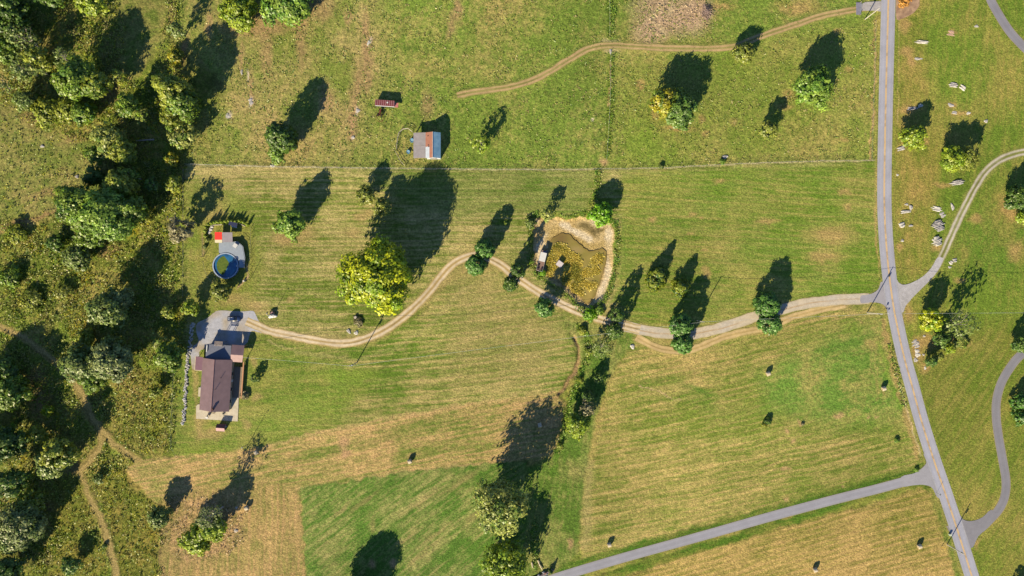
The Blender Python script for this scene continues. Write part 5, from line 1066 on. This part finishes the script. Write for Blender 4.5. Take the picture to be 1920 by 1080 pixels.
for px, py, r_, lab in ((772.6, 263.5, .75, 'round blue water tub beside the grey lean-to'), (765.8, 285, .7, 'low teal tub on the grass inside the corral')):
    o = simple('water_tub', px, py, lab, 'tub'); MB().ring((0, 0), r_ - .08, r_, 0, .6, 20).build('side', mat('blue_tub', (70, 150, 200), .5), o); MB().tube((0, 0, .3), (0, 0, .45), r_ - .09, n=20).build('water', mat('tub_water', (150, 190, 214), .1), o)
# livestock trailer and rusty implement
x, y = W(722, 194, 1.5); o = empty('livestock_trailer', (x, y, 0), -math.radians(4), 'long livestock trailer with a rusty ribbed roof parked in the pasture', 'trailer')
MB().box((0, 0, .75), (7.2, 2.0, .3)).build('frame', M_dark, o); MB().box((0, 0, 1.5), (7.2, 2.0, 1.3)).build('body', mat('whitish_trailer_side', (206, 206, 216), .6, .12, 1.2, wave=(1.2, 'Z', .2)), o)
MB().box((0, 0, 2.2), (7.3, 2.15, .1)).build('roof', mat('rusty_red_roof', (150, 72, 80), .8, .2, 1.2, c2=(116, 60, 66)), o, bevel=.03)
g = MB()
for k in range(10): g.box((-3.3 + k * .73, .1, 2.28), (.10, 1.9, .06))
g.build('roof_ribs', mat('pale_pink_rib', (208, 160, 164), .7), o)
MB().box((1.0, .2, 2.34), (.5, .5, .08)).build('roof_patch', M_white, o)
MB().box((4.2, -.3, 1.2), (1.4, 1.6, .16)).box((4.3, .5, 1.2), (1.2, .12, .4)).build('gooseneck', mat('faded_red', (206, 130, 122), .7), o)
for k in (-.3, .75):
    for y_ in (-1.05, 1.05):
        w = MB().tube((k - 1, y_ - .12, .42), (k - 1, y_ + .12, .42), .42, n=14).build('wheel', M_tyre, o); MB().tube((k - 1, y_ - .13, .42), (k - 1, y_ + .13, .42), .2, n=10).build('rim', M_steel, w)
o = simple('old_tractor', 713.5, 212, 'rusty dark red old farm tractor just below the livestock trailer', 'tractor', 1.4)
MB().box((.4, 0, .95), (1.9, .55, .6)).build('bonnet', M_rust, o, bevel=.05); MB().box((-.7, 0, .75), (.9, .7, .3)).build('chassis', M_rust, o); MB().box((-.8, 0, 1.1), (.45, .45, .08)).box((-1.0, 0, 1.3), (.08, .45, .4)).build('seat', M_dark, o)
for y_ in (-.75, .75): MB().tube((-.8, y_ - .15, .65), (-.8, y_ + .15, .65), .65, n=16).build('wheel', M_tyre, o); MB().tube((1.1, y_ * .7 - .08, .35), (1.1, y_ * .7 + .08, .35), .35, n=12).build('wheel', M_tyre, o)
MB().tube((-.1, 0, 1.2), (-.35, 0, 1.55), .03).build('steering_column', M_dark, o)
o = simple('hay_ring', 713, 221, 'round rusty hay feeder ring in the grass below the old tractor', 'hay feeder')
g = MB().ring((0, 0), 1.5, 1.56, .1, .16, 28).ring((0, 0), 1.5, 1.56, .95, 1.02, 28)
g.build('hoop', M_rust, o); g = MB()
for k in range(14): g.tube((1.53 * math.cos(k * .449), 1.53 * math.sin(k * .449), .1), (1.53 * math.cos(k * .449), 1.53 * math.sin(k * .449), 1.0), .025, n=5)
g.build('bars', M_rust, o)
# hay bales
M_hay = mat('weathered_hay', (206, 188, 158), .95, .12, 3, bump=.4, c2=(228, 214, 190)); M_hayend = mat('hay_end', (190, 168, 128), .95, .15, 4, bump=.5)
def bale_mesh():
    mb = MB(); R, L = .82, .72; n_ = 26; prof = [(0, -L), (R * .6, -L), (R * .9, -L * .97), (R, -L * .85), (R, -.2), (R * .985, 0), (R, .2), (R, L * .85), (R * .9, L * .97), (R * .6, L), (0, L)]
    vs = []
    for r_, x_ in prof:
        for i in range(n_): a_ = 2 * math.pi * i / n_; vs.append((x_, math.cos(a_) * r_, .80 + math.sin(a_) * r_))
    fs = [(j * n_ + i, j * n_ + (i + 1) % n_, (j + 1) * n_ + (i + 1) % n_, (j + 1) * n_ + i) for j in range(len(prof) - 1) for i in range(n_)]
    mb.add(vs, fs); return mb
ub = simple('hay_bale', 0, 0, '', 'hay bale'); bl0 = bale_mesh().build('bale_body', M_hay, ub, True)
sp = MB()
for s_ in (-1, 1): sp.ring((0, 0), .0, .6, -.01, .01, 20)
e0 = MB()
for s_ in (-1, 1):
    vs = [(s_ * .735, math.cos(2 * math.pi * i / 20) * .66, .8 + math.sin(2 * math.pi * i / 20) * .66) for i in range(20)]; e0.add(vs, [tuple(range(20)) if s_ > 0 else tuple(range(19, -1, -1))])
e0 = e0.build('straw_end', M_hayend, ub)
BALES = [(482, 847, .5, 'hay bale at the edge of the lawn, right where the tall dead tree shadow ends'), (769, 864, .35, 'hay bale alone in the middle of the brown stubble band'), (464, 951, .4, 'hay bale in the brown field right of the yellow-green tree clump'), (1012, 796, .2, 'hay bale in the lacy shadow of the tall pale tree'),
         (1439, 700, .4, 'hay bale in the upper part of the south-east hayfield'), (1655, 728, .3, 'hay bale nearest the main road in the green patch of the hayfield'), (1142, 1020, .3, 'hay bale beside the side lane, lower left of the hayfield'), (1722, 1023, .4, 'right hay bale in the bottom right field'), (1527, 1067, .35, 'left hay bale in the bottom right field')]
for k, (px, py, rz, lab) in enumerate(BALES):
    if k == 0: o = ub
    else:
        o = ub.copy(); COL.objects.link(o)
        for ch in (bl0, e0): c_ = ch.copy(); COL.objects.link(c_); c_.parent = o
    x, y = W(px, py); o.location = (x, y, 0); o.rotation_euler = (0, 0, rz); o['label'] = lab; o['category'] = 'hay bale'; o['group'] = 'round hay bales in the fields'

# limestone outcrops
M_whiterock = mat('white_limestone', (176, 172, 172), .9, .14, 1.6, bump=.7, c2=(216, 208, 202))
OUT = [(1729, 79, 3.0, .5, .5, -.05, 3, 'long thin limestone ledge nearest the top, right of the road'), (1722, 110, 1.5, .45, .25, 0, 0, 'short flat stone below the long thin top ledge'),
 (1787, 159, 1.9, .8, .6, -.1, 3, 'left part of the curved limestone ledge in the lawn'), (1806, 165, 1.3, .7, .6, -.7, 2, 'right end of the curved limestone ledge in the lawn'),
 (1783, 197, 1.2, .6, .3, -.3, 0, 'flat stone above the small curved one, mid lawn'), (1790, 211, 1.3, .5, .3, -.2, 2, 'small curved stone in the mid lawn'), (1816, 212, .8, .5, .3, .3, 0, 'little stone right of the small curved one'),
 (1849, 227, .7, .6, .4, .5, 0, 'lone small stone at the right of the upper lawn'), (1711, 203, 2.6, .5, .35, .08, 3, 'pale ledge above the yellow-green roadside tree'), (1726, 198, .9, .6, .4, .3, 0, 'stone at the right end of the pale ledge'),
 (1690, 278, 1.9, .7, .5, .35, 2, 'slanting white ledge close to the road below the roadside tree'), (1796, 342, 3.0, .8, .7, .2, 3, 'large white ledge north of the two-rut drive'), (1683, 328, .5, .4, .25, 0, 0, 'tiny stone near the road edge'),
 (1783, 62, 1.9, 1.0, .3, -.2, 2, 'reddish flat stone patch in the upper lawn'), (1831, 49, .8, .5, .3, 0, 0, 'small stone in the lawn near the top right driveway'),
 (1698, 397, 2.4, .45, .6, .12, 2, 'low white ledge forming the base of a crescent of stones'), (1708, 389, .6, .9, .6, .2, 0, 'upright white stone closing the crescent'), (1700, 383, .7, .4, .3, 0, 0, 'small stone at the top of the crescent'),
 (1691, 422, 1.4, .8, .8, .4, 2, 'white boulder below the crescent of stones'), (1708, 423, .8, .4, .4, .1, 0, 'short white stone right of the boulder below the crescent'), (1692, 451, .55, .5, .4, 0, 0, 'small white stone lowest in the row near the road'),
 (1758, 392, 2.2, .8, .4, -.2, 3, 'top white ledge of the column of striped outcrops'), (1767, 403, 1.1, .9, .35, .5, 2, 'short white slab second in the column of striped outcrops'), (1760, 423, 2.3, 1.9, .8, .35, 7, 'large striped outcrop of tilted pale slabs'),
 (1757, 452, 1.9, 1.6, .8, .35, 6, 'lower striped outcrop of tilted pale slabs'), (1786, 388, .5, 1.3, .5, .3, 0, 'upright white stone beside the two-rut drive'), (1791, 488, 1.0, .6, .45, .2, 2, 'upper stones of the cluster inside the drive bend'), (1783, 492, .9, .6, .4, -.6, 2, 'left stones of the cluster inside the drive bend'), (1781, 501, .6, .4, .3, 0, 0, 'lowest small stone of the cluster inside the drive bend'),
 (1717, 645, 1.5, 1.4, .35, .5, 3, 'broad pale flat rock beside the road south of the junction'), (1720, 662, 1.2, 1.3, .3, 0, 2, 'pale rock just below the broad flat one by the road'), (1717, 675, .8, .8, .3, .6, 0, 'pale rock third in the row by the road'), (1732, 665, .5, .35, .3, 0, 0, 'small white stone right of the row by the road'), (1735, 690, .4, .6, .3, 0, 0, 'small white stone lowest of those by the road'), (1733, 630, .5, .4, .3, 0, 0, 'small white stone left of the teal tree'),
 (1360, 294, 1.0, .6, .4, .2, 0, 'lone grey rock on the long fence line'), (1186, 650, .7, .9, .5, .4, 0, 'white stone right of the feathery creek tree'), (470, 190, .8, 1.0, .3, .2, 2, 'white stone in the west pasture strip of bare soil'), (453, 135, .4, 1.0, .3, 0, 0, 'small white stone at the top of the bare strip in the west pasture'),
 (691, 80, .5, .9, .25, -.4, 0, 'white stone on the bare streak near the top of the pasture'), (671, 207, .7, .7, .25, 0, 0, 'pale stone on the bare streak left of the trailer'), (662, 257, .6, .5, .25, 0, 0, 'pale stone on the bare streak above the long fence'), (511, 311, .8, .5, .3, 0, 0, 'pale stone at the long fence below the tall dark tree'),
 (427, 217, .8, .9, .2, .3, 0, 'pale flat stone right of the gully trees'), (654, 621, .6, 1.0, .5, .6, 0, 'left of two white stones north of the lower drive curve'), (668, 624, .8, .7, .5, .8, 0, 'right of two white stones north of the lower drive curve'),
 (79, 274, .7, .5, .4, 0, 0, 'white stone in the bush meadow below the thicket'), (144, 331, .6, .6, .4, 0, 0, 'white stone on the right edge of the bush meadow'), (443, 958 - 3 - 3, .4, .4, .3, 0, 0, 'small pale stone in the brown field left of its hay bale'), (442, 995, .7, .6, .3, 0, 0, 'pale stone in the brown field right of the tree clump'),
 (1145, 96, .4, .9, .4, 0, 0, 'white marker stone at the dirt track crossing')]
for i_, (px, py, sx, sy, sz, rot, sl, lab) in enumerate(OUT):
    me = rockmesh('rock', sx * 1.1, sy * 1.1, sz, 300 + i_, sl); me.materials.append((M_whiterock if i_ % 3 else M_stone2) if 'red' not in lab else mat('reddish_limestone', (206, 170, 148), .9, .15, 2))
    x, y = W(px, py); o = bpy.data.objects.new('rock_outcrop' if sx > 1.2 else 'stone', me); COL.objects.link(o); o.location = (x, y, -.05 if 'red' not in lab else -.12); o.rotation_euler = (0, 0, rot); tag(o, lab, 'rock')

# boat and floating raft on the pond
x, y = W(1016, 488, 0); o = empty('pontoon_boat', (x, y, -.5), -math.radians(14), 'old pontoon boat with a white canopy beached on the left bank of the pond', 'boat')
for x_ in (-.95, .95):
    MB().tube((x_, -4.2, .3), (x_, 3.6, .3), .3, n=12).tube((x_, 3.6, .3), (x_, 4.3, .5), .3, .06, 12).build('pontoon', mat('grey_aluminium', (150, 156, 170), .4, metal=.4), o)
MB().box((0, -.2, .66), (2.4, 8.0, .1)).build('deck', mat('worn_brown_deck', (150, 122, 112), .9, .15, 2), o)
g = MB()
for x_ in (-1.18, 1.18): g.tube((x_, -4.1, 1.3), (x_, 3.4, 1.3), .035).box((x_, -.4, .98), (.03, 7.4, .5))
g.tube((-1.18, -4.1, 1.3), (1.18, -4.1, 1.3), .035).tube((-1.18, 3.4, 1.3), (1.18, 3.4, 1.3), .035)
for y_ in (-4.1, -2, 0, 2, 3.4):
    for x_ in (-1.18, 1.18): g.tube((x_, y_, .7), (x_, y_, 1.3), .03)
g.build('railing', mat('pale_rail_panels', (196, 196, 206), .5), o)
MB().sheet([(-1.15, -.5, 2.3), (1.15, -.5, 2.3), (1.15, 2.9, 2.35), (-1.15, 2.9, 2.35)], .08).build('canopy', M_white, o, bevel=.02)
for y_ in (-.3, 2.7):
    for x_ in (-1.05, 1.05): MB().tube((x_, y_, .7), (x_, y_, 2.25), .03).build('canopy_pole', M_steel, o)
for q in ((-.75, -2.2), (.7, -3.2), (-.6, -3.5)): MB().box((q[0], q[1], .9), (.6, .8, .4)).build('seat', mat('dark_vinyl', (60, 50, 54), .6), o)
MB().box((.3, 3.2, .95), (1.4, .5, .5)).build('bow_seat', mat('blue_vinyl', (52, 84, 150), .5), o); MB().box((0, -4.35, .7), (.4, .4, .8)).build('outboard_motor', M_dark, o, bevel=.06)
x, y = W(1049.5, 495, 0); o = empty('floating_raft', (x, y, -.74), -.62, 'small floating duck house with a pale roof in the middle of the pond', 'duck house')
MB().box((0, 0, .12), (2.5, 2.2, .24)).build('float', M_wood, o); MB().box((0, 0, .7), (1.7, 1.5, .95)).build('wall', M_wood, o)
MB().sheet([(-1.1, -1.0, 1.2), (1.1, -1.0, 1.2), (1.1, 1.0, 1.5), (-1.1, 1.0, 1.5)], .08).build('roof', mat('pale_grey_roof', (206, 196, 200), .6, .06, 2, wave=(3, 'X', .12)), o)

# utility poles, wires, gear
M_pole = mat('utility_pole_wood', (206, 196, 180), .85, .10, 3, c2=(226, 218, 206))
tops = {}
def upole(key, px, py, h, label, arm=0, trans=True, ang=0):
    o = simple('utility_pole', px, py, label, 'utility pole', ang); MB().tube((0, 0, -.2), (0, 0, h), .19, .13, 10).build('shaft', M_pole, o)
    if arm:
        a_ = MB().box((0, .18, h - .5), (arm, .12, .14)).build('crossarm', M_pole, o)
        for x_ in (-arm / 2 + .15, 0, arm / 2 - .15): MB().tube((x_, .18, h - .42), (x_, .18, h - .18), .06, .04, 8).build('insulator', M_white, a_)
    if trans: MB().tube((.42, -.1, h - 2.2), (.42, -.1, h - 1.3), .25, n=12).tube((.15, -.05, h - 1.75), (.3, -.05, h - 1.75), .05).build('transformer', M_steel, o)
    tops[key] = Vector(W(px, py) + (h - .15,)); return o
upole('j', 1626, 586.5, 10.8, 'utility pole beside the road junction, its shadow across the road', .0, True)
upole('m', 1306, 601, 10.2, 'utility pole behind the pair of drive trees', 0, False)
upole('c', 669, 680, 11.2, 'utility pole with a crossarm in the field below the great yellow-green tree', 1.8, True, .3)
upole('s', 1776, 1021, 9.6, 'utility pole beside the main road in the lower right', 0, True)
upole('n', 1622, 36, 10.2, 'utility pole beside the pasture gate at the top', 0, False)
upole('e', 2010, 584, 10.5, 'utility pole beyond the right edge of the photo', 0, False)
o = simple('yard_light', 511, 590.5, 'slim light pole above the covered utility cart at the yard mouth', 'lamp'); MB().tube((0, 0, 0), (0, 0, 6.0), .09, .06, 8).build('shaft', M_pole, o); MB().tube((0, 0, 5.9), (.4, .2, 6.1), .03).build('arm', M_steel, o); MB().tube((.4, .2, 5.9), (.4, .2, 6.1), .22, .12, 10).build('lamp_head', M_steel, o)
def wire(a_, b_, sag, label, r_=.035):
    p = [a_.lerp(b_, k / 24) - Vector((0, 0, sag * 4 * (k / 24) * (1 - k / 24))) for k in range(25)]; o0 = p[0].copy(); g = MB()
    for u, v in zip(p[:-1], p[1:]): g.tube(u - o0, v - o0, r_, n=5, cap=False)
    o = g.build('power_line', mat('pale_cable', (200, 204, 200), .5)); o.location = o0; tag(o, label, 'cable')
wire(tops['j'], tops['m'], 1.2, 'overhead cable from the junction pole to the pole behind the drive trees')
wire(tops['m'], tops['c'], 2.6, 'long overhead cable across the creek to the pole in the centre field')
wire(tops['j'], tops['e'], 1.4, 'overhead cable from the junction pole to the right edge')
wire(tops['c'], Vector(W(452, 668) + (3.4,)), 1.0, 'overhead cable from the centre field pole to the house')
o = simple('guy_guard', 1765, 1026, 'yellow guy-wire guard left of the lower right utility pole', 'guy wire'); g_ = Vector(W(1776, 1021) + (7.5,)) - Vector(W(1765, 1026) + (0,))
MB().tube((0, 0, 0), g_, .02, n=5).build('wire', M_steel, o); MB().tube(g_ * .01, g_ * .27, .09, n=6).build('guard', mat('yellow_guard', (226, 190, 40), .5), o)
# mailboxes, markers, sign
def mailbox(px, py, lab, c_, n_=1):
    o = simple('mailbox', px, py, lab, 'mailbox', -.25); MB().box((0, 0, .5), (.1, .1, 1.0)).build('post', M_wood, o)
    for k in range(n_):
        yo = (k - (n_ - 1) / 2) * .4; g = MB().box((.1, yo, 1.12), (.5, .26, .22)); g.tube((-.15, yo, 1.22), (.35, yo, 1.22), .13, n=12).build('box', c_, o); MB().box((.1, yo + .15, 1.3), (.04, .02, .16)).build('flag', mat('red_flag', (190, 40, 36), .5), o)
mailbox(1659.3, 578, 'pair of dark mailboxes on one post at the west side of the junction', mat('navy_mailbox', (40, 54, 96), .4), 2)
mailbox(1661.6, 587.5, 'single pale mailbox just below the pair at the junction', M_white)
o = simple('utility_pedestal', 1780, 1002, 'pale green utility box on the verge by the lower right pole', 'utility box'); MB().box((0, 0, .45), (.7, .6, .9)).build('cabinet', mat('pale_green_box', (206, 216, 190), .6), o, bevel=.04); MB().box((0, 0, .93), (.78, .68, .06)).build('lid', mat('pale_green_lid', (216, 224, 204), .6), o)
o = simple('road_sign', 1756, 924, 'small road sign on a post at the mouth of the side lane', 'road sign', 1.2); MB().tube((0, 0, 0), (0, 0, 2.6), .04).build('post', M_steel, o); MB().tube((0, -.03, 2.3), (0, .03, 2.3), .38, n=8).build('plate', M_steel, o)
o = simple('marker_post', 1647.5, 524, 'short dark marker post on the verge above the junction', 'post'); MB().tube((0, 0, 0), (0, 0, 1.0), .07).build('shaft', M_dark, o); MB().box((0, 0, 1.05), (.24, .2, .12)).build('cap', M_dark, o)
fence('pasture_gate', [(1611, 29), (1612.5, 5)], 4.8, 1.4, 'grey metal gate across the pasture track at the top', (.3, .6, .9, 1.2), .1, .035, M_post, M_steel, cat='gate')
tag(MB().box((0, 0, .0), (1.9, 4.6, .10)).build('cattle_grid', mat('grey_grid', (150, 146, 166), .7, .1, 1, wave=(2.2, 'X', .4))), 'grey cattle grid beside the pasture gate', 'cattle grid').location = W(1610, 16) + (.02,)
# covered utility cart near the yard mouth
o = simple('garden_cart', 511, 590, 'small cart under a rumpled white tarpaulin at the mouth of the gravel yard', 'cart', .12)
me_ = rockmesh('tarpaulin', 1.6, .8, 1.1, 901, 0); t_ = bpy.data.objects.new('tarpaulin', me_); me_.materials.append(M_white); COL.objects.link(t_); t_.parent = o; t_.location = (0, -.5, .1)
MB().box((.3, .7, .7), (1.7, 1.0, .5)).build('bed', M_dark, o); MB().box((.1, .8, 1.02), (.9, .25, .12), .5).build('handle_bar', mat('pinkish_plastic', (206, 160, 160), .6), o)
for x_ in (-.5, 1.0): MB().tube((x_, 1.2, .3), (x_, 1.35, .3), .3, n=12).build('wheel', M_tyre, o)
o = simple('garden_ball', 500, 588, 'small white ball on the grass left of the covered cart', 'ball'); g = bpy.data.meshes.new('ball'); me_ = rockmesh('ball_shell', .25, .25, .5, 12); c_ = bpy.data.objects.new('ball_shell', me_); me_.materials.append(M_white); COL.objects.link(c_); c_.parent = o
# planted round bed with a stump
o = simple('tree_stump', 667, 595, 'cut grey stump with dark roots in a dry round bed below the great tree', 'stump'); MB().tube((0, 0, -.1), (0, 0, .7), .75, .5, 12).build('stem', M_deadwood, o)
for k in range(5): a_ = k * 1.3; MB().tube((0, 0, .25), (1.5 * math.cos(a_), 1.1 * math.sin(a_), -.05), .22, .06).build('root', M_bark, o)
tree(672, 603, 9, .9, 'shrub', 'brown', 'dry tan ornamental grass clump beside the stump below the great tree', name='grass_clump', leaf=.18, limbs=3)
# brush pile of cut branches
x, y = W(1324, 24); o = empty('brush_pile', (x, y, 0), 0, 'heap of cut grey branches at the edge of the scrubby bare patch', 'brush pile'); rng_ = random.Random(8); g = MB()
for k in range(190):
    a_ = rng_.uniform(0, 6.28); r_ = rng_.uniform(0, 2.4); d_ = rng_.uniform(.6, 2.2); t_ = rng_.uniform(0, 6.28); z_ = max(.1, 2.0 * (1 - r_ / 2.8) * rng_.uniform(.2, 1)); p0 = Vector((math.cos(a_) * r_ * .8, math.sin(a_) * r_ * 1.2, z_)); g.tube(p0, p0 + Vector((math.cos(t_) * d_, math.sin(t_) * d_, rng_.uniform(-.4, .5))), rng_.uniform(.03, .09), .02, 4, False)
g.build('branches', mat('cut_branches', (176, 150, 140), .9, .2, 3), o)
# fallen white log in the gully, and logs at the culvert
x, y = W(272, 263); tag(MB().tube((-3.2, -.2, .3), (3.6, .2, .45), .2, .3, 8).tube((1.5, 0, .4), (2.8, .9, .6), .1, .04, 6).build('fallen_log', M_deadwood), 'pale fallen log bridging the dark gully in the left woods', 'log').location = (x, y, 0)
for (a0, b0, a1, b1, lab) in ((1008.5, 1050, 1011, 1057, 'upper short pale log in the ditch by the culvert'), (1011, 1057, 1017, 1068, 'lower longer pale log in the ditch by the culvert'), (997, 1054, 998.5, 1064, 'pale log on the left side of the culvert ditch')):
    p0 = Vector(W(a0, b0) + (.25,)); p1 = Vector(W(a1, b1) + (.3,)); oo = MB().tube((0, 0, 0), p1 - p0, .26, .2, 8).tube((p1 - p0) * .4, (p1 - p0) * .6 + Vector((.5, .3, .3)), .08, .03, 5).build('log', mat('pale_log', (226, 208, 176), .9)); oo.location = p0; tag(oo, lab, 'log')
x, y = W(1018, 1077); o = empty('culvert', (x, y, 0), .42, 'rubble stone culvert where the creek ditch meets the side lane', 'culvert')
MB().box((0, 0, -.1), (9.0, .7, 1.3)).build('headwall', mat('dark_rubble', (92, 88, 104), .9, .3, 1.5, bump=.8, c2=(160, 140, 140)), o, bevel=.08)
rng_ = random.Random(4)
for k in range(12):
    me_ = rockmesh('rubble_stone', rng_.uniform(.35, .7), rng_.uniform(.3, .5), rng_.uniform(.4, .8), 950 + k); me_.materials.append(M_stone if k % 3 else mat('pink_stone', (196, 150, 140), .9)); c_ = bpy.data.objects.new('rubble_stone', me_); COL.objects.link(c_); c_.parent = o; c_.location = (rng_.uniform(-4.2, 4.2), rng_.uniform(-1.6, .9), .2 + rng_.uniform(0, .35))
MB().tube((.2, -.9, -.4), (.2, .9, -.4), .5, n=16).build('pipe', M_dark, o)
tree(1033, 1073, 5, 2.8, 'cone', 'dark', 'small dark pointed evergreen at the right end of the culvert', name='conifer', leaf=.18, limbs=3)
# small weeds and shrubs standing alone in the fields
for px, py, r, h, pal, lab in ((1355, 303, 6, 1.0, 'green', 'small shrub on the long fence below the lone grey rock'), (1441, 790, 7, 1.6, 'dark', 'dark weedy bush alone in the middle of the hayfield'), (1434, 797, 5, .8, 'gold', 'yellow weed at the foot of the dark bush in the hayfield'), (1682, 826, 5, 1.0, 'green', 'tiny green bush in the hayfield near the road'), (1240, 312, 5, 1.2, 'greyg', 'little shrub on the long fence right of the pasture divide'),
 (1505, 720 + 75, 3, .4, 'brown', 'tuft of dry weeds right of the dark bush in the hayfield'), (458, 742, 8, 1.6, 'brown', 'small bare-looking bush right of the patio'), (1719, 881, 4, .8, 'green', 'small tuft by the mouth of the side lane'),
 (1802, 640, 13, .7, 'pale', 'low pale weeds on the lawn below the half-bare tree'), (195, 1024, 5, 1.2, 'teal', 'small blue-green bush on the edge of the lower mown track'), (1018, 512, 6, .8, 'bright', 'green tuft at the stern of the pontoon boat'), (1106, 590, 13, 1.8, 'bright', 'green reeds at the bottom tip of the pond'),
 (1124, 583, 9, 1.4, 'green', 'green reeds right of the bottom tip of the pond'), (994, 418, 10, 1.8, 'greyg', 'grey-green bush at the top left corner of the pond'), (479, 708, 8, 3.6, 'dark', 'slim young tree on the lawn right of the house')):
    tree(px, py, r, h, 'shrub' if h < 3 else 'ovoid', pal, lab, name='shrub', leaf=.18 if r < 8 else .22, limbs=3)
for px, py, r, h, lab in ((1092, 620, 8, 1.6, 'topmost bush of the creek hedge below the drive'), (1103, 660, 7, 1.2, 'second bush from the top of the creek hedge'), (1088, 712, 6, 1.2, 'third bush from the top of the creek hedge, left of the blue-green one'), (1050, 836, 6, 1.5, 'lowest small bush on the creek beside the lacy shadow')):
    tree(px, py, r, h, 'shrub', 'wood2', lab, cat='bush', name='shrub', group='bushes of the creek hedge', leaf=.24, limbs=3, dens=.8)
